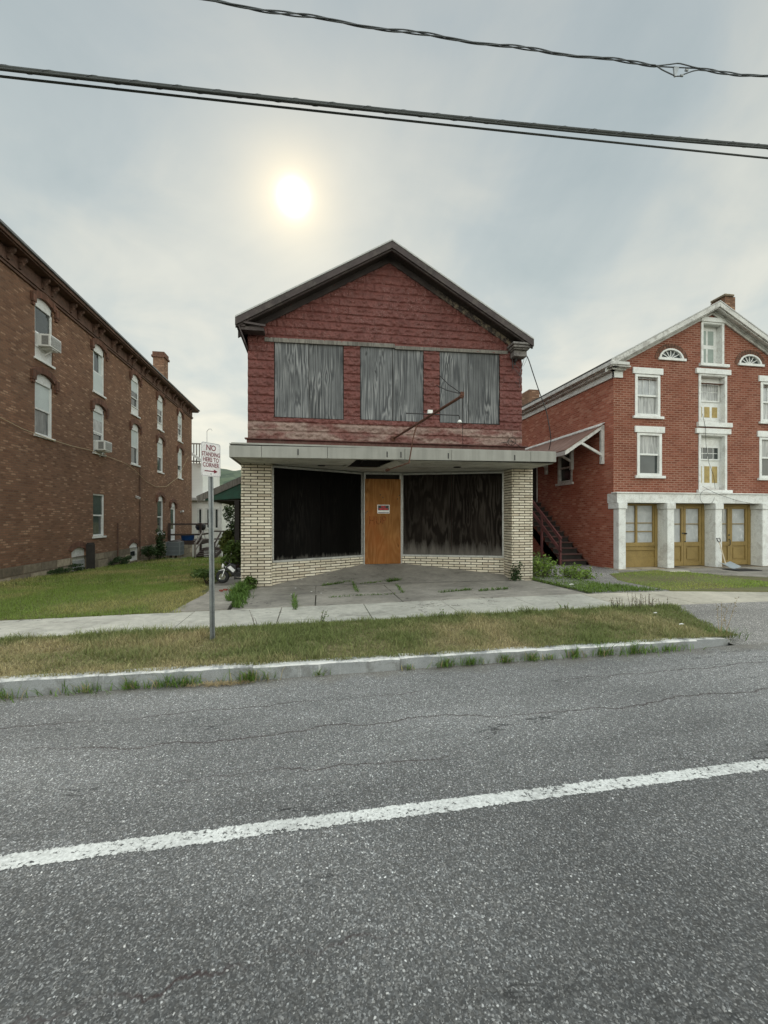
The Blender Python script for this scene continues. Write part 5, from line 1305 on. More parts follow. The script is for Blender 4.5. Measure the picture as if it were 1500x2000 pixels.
    for x in (xa + .02, xb + .018):
        k = MB(); k.prism([(x - .02, yb0 - .12, -.05), (x - .02, yb0 + .22, -.05), (x - .02, yt + .2, zt_ - .22), (x - .02, yt + .2, zt_ + .02), (x - .02, yb0 - .12, g + .05)], (0, .04, 0)); k.build('stringer', 'maroon', S)
    for y, zz in ((yb0 - .02, 1.02), (yb0 + 1.15, 1.02 + 1.15 * sl), (yb0 + 2.3, 1.02 + 2.3 * sl)):
        k = MB(); k.box(xa - .05, xa - .002, y - .045, y + .045, max(-.05, zz - 1.45), zz); k.build('post', 'maroon', S)
    k = MB()
    for o in (0., -.42): k.bar((xa - .03, yb0 - .08, 1.0 + o), (xa - .03, yt + .1, 1.0 + o + (yt + .18 - yb0) * sl), .05, .11)
    k.build('handrail', 'maroon', S)
    for x, y in ((xa + .05, 16.6), (xa + .05, 18.1)):
        k = MB(); k.box(x - .05, x + .05, y - .05, y + .05, -.4, zt_ - .05); k.build('post', 'dark_wood', S)
    # shovel leaning on the third pillar, mat, slab
    top = atY(1403, 1052, YF - .32); gz_ = .13; bl = atZ(1420, 1110, gz_)
    V = thing('snow_shovel', 'grey snow shovel with pale wooden handle leaning on the third white pillar', 'shovel', (bl.x, bl.y, gz_))
    soc = Vector((bl.x, bl.y + .05, gz_ + .14))
    k = MB(); k.tube([soc, top + (soc - top).normalized() * .12], .017, 8); k.build('handle', 'ash_wood', V)
    k = MB(); d_ = (top - soc).normalized(); e = top - d_ * .12; sd_ = Vector((1, 0, 0)); k.tube([e, e + d_ * .04 + sd_ * .05, e + d_ * .13 + sd_ * .06, e + d_ * .13 - sd_ * .06, e + d_ * .04 - sd_ * .05, e], .014, 8); k.build('grip', 'bike_black', V)
    k = MB(); N = 9
    for i in range(N - 1):
        def pt(s, t): u = -1 + 2 * s / (N - 1); return Vector((bl.x + u * .23, bl.y + .13 - t * .36 - .03 * u * u, gz_ + .015 + .13 * (1 - t) + .06 * u * u))
        a1, b1, c1, d1 = pt(i, 0), pt(i + 1, 0), pt(i + 1, 1), pt(i, 1); k.prism([a1, b1, c1, d1], (0, 0, .006))
    k.build('scoop', 'shovel', V)
    m_ = atZ(1450, 1113, .13); k = MB(); k.prism([(m_.x - .42, m_.y - .25, .127), (m_.x + .42, m_.y - .25, .127), (m_.x + .40, m_.y + .25, .127), (m_.x - .42, m_.y + .27, .127)], (0, 0, .015)); o = k.build('doormat', 'rubber', None, loc=(m_.x, m_.y, .127)); tag(o, 'black rubber mat on the path in front of the ochre double doors', 'mat')
    a = atZ(1316, 1115, .12); k = MB(); k.box(a.x - .35, a.x + .35, a.y - .22, a.y + .2, .0, .145); o = k.build('stepping_stone', 'walk_warm', None, bevel=.02, loc=(a.x, a.y, 0)); tag(o, 'pale flat stone slab below the step of the second ochre doors', 'slab')
    # service drop from the shop to the awning
    mb = MB(); a = atY(1019, 690, 10.40); bq = Vector((X0 - .9, 14.6, 4.24)); pts = [a]
    P2 = [(1030, 697), (1043, 735), (1055, 770), (1066, 800), (1073, 835), (1076, 860)]
    for i, (px, py) in enumerate(P2): pts.append(atY(px, py, 10.40 + (13.6 - 10.4) * (i + 1) / 7))
    pts.append(atX(1072, 879, X0 - 1.1)); Q = []
    for i in range(len(pts) - 1):
        for t in (0, .25, .5, .75):
            p0, p1, p2, p3 = pts[max(i - 1, 0)], pts[i], pts[i + 1], pts[min(i + 2, len(pts) - 1)]
            Q.append(.5 * ((2 * p1) + (p2 - p0) * t + (2 * p0 - 5 * p1 + 4 * p2 - p3) * t * t + (3 * p1 - p0 - 3 * p2 + p3) * t ** 3))
    Q.append(pts[-1]); mb.tube(Q, .014, 6); o = mb.build('service_wire', 'cable_grey', None, loc=tuple(a)); tag(o, 'slack grey wire drooping from the shop corner to the rusty awning', 'wire')

# ------------------------------------------------------------------ overhead cables
def build_cables():
    def line(A, B, ext, sag):
        d = (B - A).normalized(); a, b = A - d * ext, B + d * ext; n = 90
        return [a.lerp(b, i / n) for i in range(n + 1)], d
    A, B = atY(0, 132, 5.2), atY(1500, 287, 5.2); pts, d = line(A, B, 22, 0)
    mid = atY(750, 216, 5.2)
    def bend(p): 
        t = (p.x - A.x) / (B.x - A.x); q = A.lerp(B, .5); tm = (mid.x - A.x) / (B.x - A.x); dev = mid.z - (A.z + (B.z - A.z) * tm)
        return p + Vector((0, 0, dev * (1 - ((t - tm) / .5) ** 2) if 0 else dev * 4 * t * (1 - t)))
    pts = [bend(p) for p in pts]
    mb = MB(); mb.tube(pts, .026, 10)
    up = Vector((0, 0, 1)); sd = d.cross(up).normalized(); up2 = sd.cross(d)
    n = 1400; hel = []
    dense = [pts[min(int(i / n * 90), 89)].lerp(pts[min(int(i / n * 90), 89) + 1], i / n * 90 - min(int(i / n * 90), 89)) for i in range(n + 1)]
    for i, p in enumerate(dense): a = i * .55; hel.append(p + sd * .027 * cos(a) + up2 * .027 * sin(a))
    o = mb.build('utility_cable', 'cable', None, sm=True, loc=tuple(A)); tag(o, 'thickest dark bundled cable strung across the sky over the street', 'cable', 'overhead cables across the street')
    lash = MB(); lash.tube(hel, .004, 4); l = lash.build('lashing_wire', 'cable_grey', o, sm=True)
    sec = MB(); sec.tube([p + up2 * -.034 + sd * (.02 + .012 * sin(i * .35)) for i, p in enumerate(pts)], .013, 8); sec.build('strand', 'cable', o, sm=True)
    A2, B2 = atY(0, 149, 5.25), atY(1500, 309, 5.25); A, B, mid = A2, B2, atY(750, 231, 5.25)
    p2, d2 = line(A2, B2, 22, 0); p2 = [bend(p) for p in p2]
    mb = MB(); mb.tube(p2, .012, 8); o = mb.build('utility_cable', 'cable', None, sm=True, loc=tuple(A2)); tag(o, 'thin single dark cable running just below the thick bundled cable', 'cable', 'overhead cables across the street')
    # twisted service cable with a spreader
    A, B, mid = atY(402, 0, 4.9), atY(1500, 150, 4.9), atY(1000, 92, 4.9)
    C_ = atY(1322, 131, 4.9); p3, d3 = line(A, B, 20, 0); p3 = [bend(p) for p in p3]
    sd = d3.cross(Vector((0, 0, 1))).normalized(); up2 = sd.cross(d3); n = 900
    dense = [p3[min(int(i / n * 90), 89)].lerp(p3[min(int(i / n * 90), 89) + 1], i / n * 90 - min(int(i / n * 90), 89)) for i in range(n + 1)]
    W = thing('service_cable', 'wavy twisted service cable with a small spreader nearest the top of the sky', 'cable', tuple(A), 'overhead cables across the street')
    for k_ in range(3):
        q = []
        for i, p in enumerate(dense):
            s = (p - C_).dot(d3); r = .008 + .006 * abs(sin(s * 2.2)) ** 3
            off = [(0, .0), (0, -1), (.3, .2)][k_]; w_ = max(0, 1 - abs(s + .0) / .34)
            a = s * 6.0 + k_ * 2 * pi / 3
            base = p + (sd * cos(a) + up2 * sin(a)) * r * (1 - min(1, w_ * 3)) + up2 * .012 * sin(s * 5.)
            base += up2 * (off[1] * .125 * w_) + sd * off[0] * .1 * w_
            q.append(base)
        mb = MB(); mb.tube(q, .0075, 6); mb.build('strand', 'cable_grey', W, sm=True)
    mb = MB(); t0 = min(dense, key=lambda p: (p - C_).length); mb.prism([t0 + d3 * -.03 + sd * .01, t0 + d3 * .05 + sd * .01, t0 + d3 * .0 - up2 * .125 + sd * .01, t0 - d3 * .025 - up2 * .125 + sd * .01], -sd * .02)
    mb.lathe([(.014, -.02), (.014, .02)], t0 + d3 * .17 - up2 * .02, d3, 8); mb.lathe([(.014, -.02), (.014, .02)], t0 + d3 * .09 - up2 * .10, d3, 8); mb.build('spreader', 'galv', W)
# ------------------------------------------------------------------ plants
GREEN, GREEN2, DRY, STRAW = np.array((.11, .17, .035)), np.array((.195, .232, .080)), np.array((.43, .36, .195)), np.array((.46, .36, .20))
def blades(name, P, h, w, lean, cols, loc, dirs=None, parent=None):
    """P (n,3) roots; every blade is a bent three-face strip"""
    n = len(P); a = rng.random(n) * 2 * pi if dirs is None else dirs
    L = np.stack([np.cos(a), np.sin(a), np.zeros(n)], 1); b = a + pi / 2 + rng.normal(0, .5, n)
    Wd = np.stack([np.cos(b), np.sin(b), np.zeros(n)], 1) * (w[:, None] / 2); up = np.array((0, 0, 1.))
    ln = (lean * h)[:, None]; hh = (h * np.sqrt(np.maximum(.08, 1 - .8 * np.minimum(lean, 1.05) ** 2)))[:, None]
    m = P + L * ln * .32 + up * hh * .6; t = P + L * ln + up * hh
    V = np.stack([P - Wd, P + Wd, m - Wd * .8, m + Wd * .8, t], 1).reshape(-1, 3)
    i = np.arange(n)[:, None] * 5
    Fq = np.concatenate([i + np.array([[0, 1, 3]]), i + np.array([[0, 3, 2]]), i + np.array([[2, 3, 4]])], 0)
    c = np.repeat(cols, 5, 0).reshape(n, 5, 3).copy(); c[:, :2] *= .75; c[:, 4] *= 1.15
    return np_mesh(name, V, Fq, 'grass', parent, cols=c.reshape(-1, 3), loc=loc)
def leaves(name, C, size, cols, loc=None, parent=None, droop=.35, aspect=.5):
    """C (n,3) leaf centres; folded four-point leaves with random facing"""
    n = len(C); a = rng.random(n) * 2 * pi; e = rng.normal(-.15, .5, n)
    D = np.stack([np.cos(a) * np.cos(e), np.sin(a) * np.cos(e), np.sin(e)], 1); r = rng.normal(0, 1, (n, 3)); r[:, 2] *= droop
    S = np.cross(D, np.array((0, 0, 1.)) + r * .6); S /= np.linalg.norm(S, axis=1)[:, None] + 1e-6
    s = (size * (.6 + .8 * rng.random(n)))[:, None] if np.ndim(size) else (size * (.6 + .8 * rng.random(n)))[:, None]
    N = np.cross(D, S)
    p0 = C - D * s * .5; p2 = C + D * s * .5 - np.array((0, 0, 1.)) * s * .12; p1 = C + S * s * aspect * .5 + N * s * .1; p3 = C - S * s * aspect * .5 + N * s * .1
    V = np.stack([p0, p1, p2, p3], 1).reshape(-1, 3); i = np.arange(n)[:, None] * 4
    Fq = np.concatenate([i + np.array([[0, 1, 2]]), i + np.array([[0, 2, 3]])], 0)
    return np_mesh(name, V, Fq, 'grass', parent, cols=np.repeat(cols, 4, 0), loc=loc)
def mixc(t, a, b): t = np.clip(t, 0, 1)[:, None]; return a * (1 - t) + b * t

def build_grass():
    # verge
    N = 150000; x = rng.uniform(-5.6, 6.5, N); y = 4.86 + 1.84 * rng.random(N)
    edge = 4.85 + .075 * vnoise(x, y * 0, 3., 5); top = 6.64 + .07 * (vnoise(x, y, 2.5, 6) - .3)
    lim = 5.74 + (y - 5) * .37 + .14 * (vnoise(x, y, 4, 9) - .5)
    keep = (y > edge) & (y < top) & (x < lim); x, y = x[keep], y[keep]
    wz = .10 + .0125 * (np.clip(x, -8, 5) - 1); kz = .083 + .0042 * np.clip(x, -8, 5); z = np.where(y < 4.975, kz, kz - .012 + (wz - kz + .012) * (np.clip(y, 4.96, 6.65) - 4.96) / 1.69)
    bare = vnoise(x, y, 2.2, 21) * .6 + vnoise(x, y, 6., 22) * .4
    k2 = rng.random(len(x)) < np.clip(1.25 - 1.1 * np.clip(bare - .35, 0, 1), .25, 1); x, y, z, bare = x[k2], y[k2], z[k2], bare[k2]
    dry = .62 * vnoise(x, y, .8, 31) + .38 * vnoise(x, y, 3.2, 32); backg = np.clip((y - 6.2) / .4, 0, 1); rightg = np.clip((x - 4.0) / 2, 0, 1) * .25; midg = .28 * np.exp(-((x + .6) / 1.2) ** 2)
    t = (dry - .40) * 2.2 + .22 * rng.normal(0, 1, len(x)) - backg * .9 - rightg - midg + .25 * (x < -1.4)
    col = mixc(t, GREEN2 * .95, DRY) * (.65 + .7 * rng.random(len(x)))[:, None]
    h = (.022 + .043 * rng.random(len(x)) ** 1.5) * (.70 + .8 * vnoise(x, y, 5., 46) + .6 * (vnoise(x, y, 8., 47) > .84)) * (1 + backg * .9 * vnoise(x, y, 3, 41) + .5 * (vnoise(x, y, 1.6, 44) > .62))
    P = np.stack([x, y, z - .004], 1)
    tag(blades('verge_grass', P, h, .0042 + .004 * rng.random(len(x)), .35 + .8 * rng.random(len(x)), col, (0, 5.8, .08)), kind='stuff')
    # side yard
    def yard(n, y0, y1, wmul, hm):
        x = rng.uniform(-8.66, -1.9, n); y = rng.uniform(y0, y1, n)
        lim = -2.28 - .12 * np.clip(y - 9, 0, 4) + .25 * (vnoise(x, y, 2.2, 51) - .5); keep = (x < lim) & (y > 7.95 + .1 * (vnoise(x, y, 3, 52) - .6)); keep &= ~((y > 27.4) & (x > -8.6) & (x < -5.2) & (y < 30.6))
        x, y = x[keep], y[keep]; return x, y, wmul, hm
    X, Y, Hh, Ww = [], [], [], []
    for n, y0, y1, w, h in ((62000, 7.9, 12, .007, .055), (36000, 12, 19, .012, .07), (22000, 19, 36, .022, .10)):
        x, y, *_ = yard(n, y0, y1, w, h); X.append(x); Y.append(y); Hh.append(h * (.5 + rng.random(len(x)))); Ww.append(w * (.7 + .6 * rng.random(len(x))))
    x, y, h, w = map(np.concatenate, (X, Y, Hh, Ww))
    z = np.array([gz(a, b) for a, b in zip(x, y)]) - .01
    d = .6 * vnoise(x, y, .55, 61) + .4 * vnoise(x, y, 1.9, 62); t = (d - .45) * 3.6 + .2 * rng.normal(0, 1, len(x))
    col = mixc(t, np.array((.19, .265, .055)), np.array((.36, .33, .13))) * (.65 + .7 * rng.random(len(x)))[:, None]
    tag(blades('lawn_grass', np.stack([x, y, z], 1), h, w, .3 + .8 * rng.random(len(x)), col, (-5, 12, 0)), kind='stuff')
    # lawn patch in front of the red building
    poly = [onG(*p) for p in ((1310, 1155), (1500, 1156), (1560, 1150), (1500, 1138), (1400, 1124), (1292, 1114), (1190, 1122), (1210, 1136))]
    n = 26000; x = rng.uniform(7.4, 13.5, n); y = rng.uniform(7.96, 11.6, n); ins = np.zeros(n, bool); q = [(p.x, p.y) for p in poly]
    j = len(q) - 1
    jx = x + .15 * (vnoise(x, y, 2, 71) - .5); jy = y
    for i in range(len(q)):
        (xi, yi), (xj, yj) = q[i], q[j]; c = ((yi > jy) != (yj > jy)) & (jx < (xj - xi) * (jy - yi) / (yj - yi + 1e-9) + xi); ins ^= c; j = i
    x, y = x[ins], y[ins]; z = np.array([gz(a, b) for a, b in zip(x, y)]) + .0
    t = (vnoise(x, y, 1.1, 81) - .55) * 2 + .2 * rng.normal(0, 1, len(x)); col = mixc(t, np.array((.24, .34, .055)), np.array((.36, .36, .11))) * (.7 + .6 * rng.random(len(x)))[:, None]
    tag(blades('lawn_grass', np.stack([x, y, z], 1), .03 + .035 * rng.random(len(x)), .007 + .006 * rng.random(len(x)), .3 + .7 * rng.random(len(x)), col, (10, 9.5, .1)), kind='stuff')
    mb = MB(); mb.prism([(p.x, p.y, gz(p.x, p.y) + .018) for p in poly], (0, 0, -.1)); struct('lawn', mb, 'ground')

def tuft(name, p, n, L, spread, col, label, cat='weed', group=None, width=.009):
    p = Vector(p); a = rng.random(n) * 2 * pi; r = np.abs(rng.normal(0, spread, n))
    b = rng.random(n) * 2 * pi; P = np.stack([p.x + r * np.cos(b) * 1.5, p.y + r * np.sin(b) * .45, np.full(n, p.z)], 1)
    h = L * (.45 + .7 * rng.random(n)); cl = col * (.6 + .8 * rng.random(n))[:, None]
    dry = rng.random(n) < .15; cl[dry] = DRY * .9
    o = blades(name, P, h, width * (.6 + .6 * rng.random(n)), .35 + .75 * rng.random(n), cl, tuple(p), dirs=a)
    return tag(o, label, cat, group)
def stems_plant(name, p, n, H, spread, label, leafs=10, lsize=.05, col=GREEN2, cat='plant', group=None, lean=.25, bare=0., leafcol2=None, stemr=.004, head=None):
    p = Vector(p); R = thing(name, label, cat, tuple(p), group); mb = MB(); C = []
    for i in range(n):
        b = p + Vector((random.gauss(0, spread), random.gauss(0, spread * .7), 0)); h = H * random.uniform(.55, 1.1); l = Vector((random.gauss(0, lean), random.gauss(0, lean), 1)) * h
        path = [b + l * t + Vector((0, 0, -.25 * h * t * t * abs(l.x + l.y) / h)) for t in (0, .35, .7, 1)]
        mb.tube(path, [stemr, stemr, stemr * .7, stemr * .4], 4, False)
        for k in range(leafs):
            t = bare + (1 - bare) * random.random(); j = min(int(t * 3), 2); q = path[j].lerp(path[j + 1], t * 3 - j)
            C.append(q + Vector((random.gauss(0, lsize * .7), random.gauss(0, lsize * .7), random.gauss(0, lsize * .3))))
    mb.build('stem', 'straw' if head else 'bark', R, recalc=False)
    C = np.array([tuple(c) for c in C]); c2 = leafcol2 if leafcol2 is not None else col * .55
    cols = mixc(rng.random(len(C)), col, c2) * (.7 + .6 * rng.random(len(C)))[:, None]
    leaves('foliage', C, np.full(len(C), lsize), cols, parent=R)
    return R
def bush(name, p, rad, n, lsize, label, col=GREEN2, col2=None, cat='bush', group=None, lobes=9, trunk=None, crown_z=None, aspect=.55):
    p = Vector(p); R = thing(name, label, cat, tuple(p), group); rx, ry, rz = rad; cz = crown_z if crown_z is not None else rz * .9
    C = []; mb = MB(); col2 = col * .45 if col2 is None else col2; tone = []
    for i in range(lobes):
        a = random.random() * 2 * pi; e = random.uniform(-.6, 1.); q = random.uniform(.35, .8)
        c = p + Vector((rx * q * cos(a) * sqrt(max(0, 1 - e * e * .8)), ry * q * sin(a) * sqrt(max(0, 1 - e * e * .8)), cz + rz * .72 * e)); s = random.uniform(.28, .5)
        m = n // lobes; d = rng.normal(0, 1, (m, 3)); d /= np.linalg.norm(d, axis=1)[:, None]; d *= (rng.random(m) ** .45)[:, None]
        C.append(np.array(tuple(c)) + d * np.array((rx * s, ry * s, rz * s))); tone.append(np.full(m, random.random()))
        root = p + Vector((0, 0, (cz - rz) * .9 if trunk else 0)); mb.tube([root, root.lerp(c, .5) + Vector((random.gauss(0, .05), random.gauss(0, .05), .05)), c], [(trunk or .02) * .5, (trunk or .02) * .35, .006], 5, False)
    if trunk: mb.tube([p - Vector((0, 0, .3)), p + Vector((.03, 0, (cz - rz) * .5)), p + Vector((0, .02, cz - rz * .2))], [trunk, trunk * .8, trunk * .5], 8)
    C = np.concatenate(C); C[:, 2] = np.maximum(C[:, 2], p.z + .02); t = np.concatenate(tone)
    cols = mixc(.55 * t + .45 * rng.random(len(C)), col, col2) * (.75 + .5 * rng.random(len(C)))[:, None]
    mb.build('trunk' if trunk else 'stem', 'bark', R, recalc=False); leaves('crown' if trunk else 'foliage', C, np.full(len(C), lsize), cols, parent=R, aspect=aspect)
    return R

def build_plants():
    G = np.array((.13, .22, .045))
    kerb = [(22, 1357, 55, .15, .13), (172, 1346, 70, .14, .12), (262, 1340, 40, .16, .05), (338, 1336, 90, .17, .11), (296, 1338, 24, .10, .05), (366, 1332, 60, .14, .07), (493, 1325, 110, .17, .10), (622, 1318, 26, .10, .04),
            (797, 1308, 24, .08, .04), (868, 1300, 80, .15, .06), (920, 1297, 70, .15, .07), (984, 1293, 60, .14, .05), (1040, 1290, 60, .13, .06), (1072, 1287, 26, .09, .05), (1122, 1283, 70, .16, .07), (1176, 1280, 70, .17, .05), (1234, 1274, 120, .16, .13), (1295, 1268, 100, .13, .14)]
    words = ['first', 'second', 'third', 'fourth', 'fifth', 'sixth', 'seventh', 'eighth', 'ninth', 'tenth', 'eleventh', 'twelfth', 'thirteenth', 'fourteenth', 'fifteenth', 'sixteenth', 'seventeenth', 'last']
    for (px, py, n, L, s), wd in zip(sorted(kerb), words):
        z = -.05
        for _ in range(4): p = atZ(px, py, z); z = road_z(p.x, p.y)
        p.y = min(p.y, 4.815); p.z = z + .002
        tuft('grass_tuft', p, int(n * 1.5), L * 1.1, s * 1.1, G, f'{wd} green grass tuft at the kerb foot counting from the left', 'weed', 'grass tufts along the foot of the kerb')
    z = -.05; p = atZ(432, 1333, z); p.y = 4.76; p.z = road_z(p.x, p.y) + .004
    n = 420; P = np.stack([p.x + rng.normal(0, .16, n), p.y + rng.normal(0, .028, n), np.full(n, p.z)], 1)
    o = blades('dry_grass', P, .03 + .05 * rng.random(n), np.full(n, .006), 1. + .2 * rng.random(n), STRAW[None] * (.6 + .7 * rng.random(n))[:, None], tuple(p)); tag(o, 'patch of dry straw lying in the gutter beside the kerb', 'straw', kind='stuff')
    # weeds in the joints of the apron and walk
    for pts, n, L, lab in ((((628, 1145), (660, 1141), (690, 1138)), 230, .085, 'flat green weeds in the joint before the left shop window'), (((688, 1139), (694, 1150), (699, 1158)), 110, .08, 'weeds in the short cross joint before the left shop window'),
            (((704, 1141), (745, 1138), (792, 1135)), 150, .06, 'thin green weeds along the porch joint before the orange door'), (((758, 1138), (782, 1136)), 240, .13, 'tallest weed tuft in the porch joint before the orange door'), (((774, 1142), (786, 1159)), 100, .07, 'weeds in the cross joint before the orange door'),
            (((574, 1166), (577, 1192)), 130, .13, 'upright weeds in the sidewalk joint below the left shop window'), (((640, 1168), (700, 1164), (770, 1161)), 150, .045, 'thin weeds along the back edge of the sidewalk below the door'), (((860, 1158), (920, 1153)), 200, .07, 'weeds at the sidewalk edge below the right shop window'),
            (((936, 1155), (965, 1153), (992, 1151)), 190, .075, 'weeds in the slab joint near the right brick pier')):
        Q = [onG(*p) for p in pts]; t = rng.random(n) * (len(Q) - 1); i0 = np.minimum(t.astype(int), len(Q) - 2); A_ = np.array([tuple(q) for q in Q]); f_ = (t - i0)[:, None]
        P = A_[i0] * (1 - f_) + A_[i0 + 1] * f_ + rng.normal(0, .02, (n, 3)) * np.array((1, 1, 0)); P[:, 2] += .008
        h = L * (.4 + .9 * rng.random(n)); c = mixc(rng.random(n), G, np.array((.07, .12, .03))) * (.7 + .6 * rng.random(n))[:, None]
        tag(blades('joint_weed', P, h, .009 + .006 * rng.random(n), .45 + .65 * rng.random(n), c, tuple(Q[0])), lab, 'weed', 'weeds in the slab joints')
    for px, n, h, lab in ((625, 4, .22, 'leafy weed standing at the back edge of the verge left of the door'), (860, 3, .14, 'short weed sprig at the back edge of the verge right of the door'), (1125, 5, .20, 'thin seeding weed at the verge edge under the right pier')):
        p = atZ(px, 1205, .1); p.y = 6.6; p.z = .09; stems_plant('verge_weed', p, n, h, .04, lab, 12, .035, G, 'weed')
    for i, (px, n, h) in enumerate(((1215, 9, .24), (1255, 11, .30), (1295, 9, .26))):
        p = atZ(px, 1195, .12); p.y = 6.55; p.z = .12; stems_plant('seeding_weed', p, n, h, .09, ('brown seeding weed left of the other two at the driveway edge of the verge', 'tallest brown seeding weed between two others at the driveway edge', 'brown seeding weed at the corner of verge and driveway')[i], 9, .022, np.array((.14, .15, .06)), 'weed', 'seeding weeds on the verge', .12, .4, np.array((.16, .10, .05)))
    p = Vector((5.62, 5.02, .03)); stems_plant('tall_weed', p, 5, .56, .05, 'tall spindly dry weed at the right end of the kerb', 16, .028, np.array((.17, .15, .075)), 'weed', None, .17, .45, np.array((.28, .24, .15)), .003, True)
    tuft('grass_tuft', p + Vector((.02, .05, .0)), 190, .19, .13, G * .9, 'broad green grass tuft round the kerb end by the driveway', 'weed')
    # growth by the right pier and along the stair
    b = onG(1003, 1131); b.z += .02
    R = stems_plant('climbing_weed', (5.16, 10.22, .1), 9, .50, .07, 'dark green climber at the foot of the right brick pier', 34, .065, np.array((.045, .09, .03)), 'plant', None, .12)
    for i, (x, y, rx, rz, n, lab) in enumerate(((6.05, 10.5, .42, .48, 2300, 'lush green weeds against the right brick pier'), (6.75, 10.2, .60, .30, 2000, 'yellow green weeds spreading towards the side driveway'), (6.5, 11.9, .6, .50, 1800, 'tall green weeds below the maroon stair rail'))):
        stems_plant('weed_patch', (x, y, gz(x, y)), 46, rz * 1.25, rx * .42, lab, 22, .07, np.array((.19, .29, .05)) if i != 2 else G, 'weed', 'weeds beside the right brick pier', .28, .15)
    n = 9000; x = rng.uniform(5.62, 7.8, n); y = 7.98 + 2.7 * rng.random(n); lim = 7.35 - (y - 7.96) * .38 + .3 * (vnoise(x, y, 2.5, 91) - .5); k = x < lim; x, y = x[k], y[k]
    z = np.array([gz(a, c) for a, c in zip(x, y)]) + .005; col = mixc(rng.random(len(x)), np.array((.15, .23, .04)), np.array((.10, .16, .035))) * (.7 + .6 * rng.random(len(x)))[:, None]
    tag(blades('weedy_grass', np.stack([x, y, z], 1), .05 + .07 * rng.random(len(x)), .009 + .006 * rng.random(len(x)), .4 + .7 * rng.random(len(x)), col, (6.3, 8.8, .15)), kind='stuff')
    # weeds at the left pier
    n = 3000; t = rng.random(n); x = -1.47 + rng.normal(0, .09, n) - .05 * t; y = 8.0 + 2.25 * t; kk = (vnoise(x, y, 2.6, 97) + .5 * vnoise(x, y, 7., 98)) > .62; x, y = x[kk], y[kk]; n = len(x); z = np.array([gz(a, c) for a, c in zip(x, y)]) + .01
    o = blades('edge_weed', np.stack([x, y, z], 1), (.05 + .10 * rng.random(n)) * (1 + .8 * (vnoise(x, y, 2.2, 95) > .5)), .012 + .008 * rng.random(n), .4 + .7 * rng.random(n), mixc(rng.random(n), G, np.array((.06, .11, .025))) * (.7 + .6 * rng.random(n))[:, None], (-1.5, 9, .06)); tag(o, 'strip of green weeds between the yard path and the apron', 'weeds', kind='stuff')
    bush('weed_patch', (-1.42, 10.14, .07), (.20, .12, .20), 500, .06, 'dark green weeds at the foot of the left brick pier', G * .8, None, 'weed', None, 6, None, .12)
    stems_plant('dead_stem', atZ(500, 1222, .06), 3, .30, .02, 'bare twiggy stem on the sidewalk right of the sign post', 2, .015, np.array((.10, .08, .05)), 'weed', None, .5, .5)
    # yard shrubs
    q = [((452, 1128), 13.2, atY(456, 0, 13.2).x, (.34, .5, .55), 1500, .10, 'leafy green shrub behind the pocket bike', np.array((.13, .20, .05))),
         ((440, 1110), 16.5, atY(450, 0, 16.5).x, (.42, .6, .85), 1900, .11, 'yellow green shrub by the lean-to post', np.array((.22, .27, .07))),
         ((405, 1130), 11.6, atY(402, 0, 11.6).x, (.50, .5, .22), 900, .08, 'low leafy weeds at the edge of the lawn behind the sign post', np.array((.12, .19, .05)))]
    for (_, y, x, rad, n, s, lab, c) in q: bush('shrub', (x, y, gz(x, y)), rad, n, s, lab, c, c * .4, 'shrub', None, 9)
    for y, x, rad, n, lab, s in ((25.0, -8.2, (.35, .5, .95), 1500, 'dark green shrub beside the condenser unit', .11), (23.6, -8.3, (.3, .9, .42), 1500, 'dark creeper at the brick wall beside the arched cellar window', .09), (20.6, -8.35, (.24, 1.2, .22), 1100, 'low weeds along the stone foundation between the cellar openings', .08), (16.4, -8.4, (.2, 1.1, .16), 800, 'low weeds along the stone foundation before the dark hatch', .07)):
        bush('wall_shrub', (x, y, gz(x, y)), rad, n, s, lab, np.array((.055, .095, .03)), np.array((.025, .045, .018)), 'shrub', None, 9)
    # trees beyond the yard
    for x, y, rad, cz, n, lab, c, tr in ((-5.2, 31.0, (1.0, 1.3, 1.9), 2.5, 4200, 'dark green tree beside the lean-to post', np.array((.06, .105, .03)), .10), (-9.5, 52.0, (4.2, 3.5, 3.2), 2.3, 7000, 'bright green tree beyond the clapboard house', np.array((.16, .235, .07)), .2), (-5.5, 60.0, (5.0, 4., 4.2), 2.9, 7000, 'mid green tree far behind the lean-to', np.array((.10, .16, .05)), .2), (-16, 70, (5, 4, 4.5), 3.5, 5000, 'pale green tree hidden mostly by the clapboard house', np.array((.13, .2, .07)), .2)):
        bush('tree', (x, y, gz(x, min(y, 60))), rad, n, .17 if y < 40 else .34, lab, c, c * .4, 'tree', None, 18, tr, cz)
    n = 2600; x = rng.uniform(-9, -2.6, n); y = rng.uniform(34, 48, n); z = np.array([gz(a, b_) for a, b_ in zip(x, y)])
    col = mixc(rng.random(n), np.array((.16, .23, .06)), np.array((.10, .15, .04))); tag(blades('meadow_grass', np.stack([x, y, z], 1), .2 + .35 * rng.random(n), .03 + .02 * rng.random(n), .4 + .6 * rng.random(n), col, (-5, 40, -2)), kind='stuff')

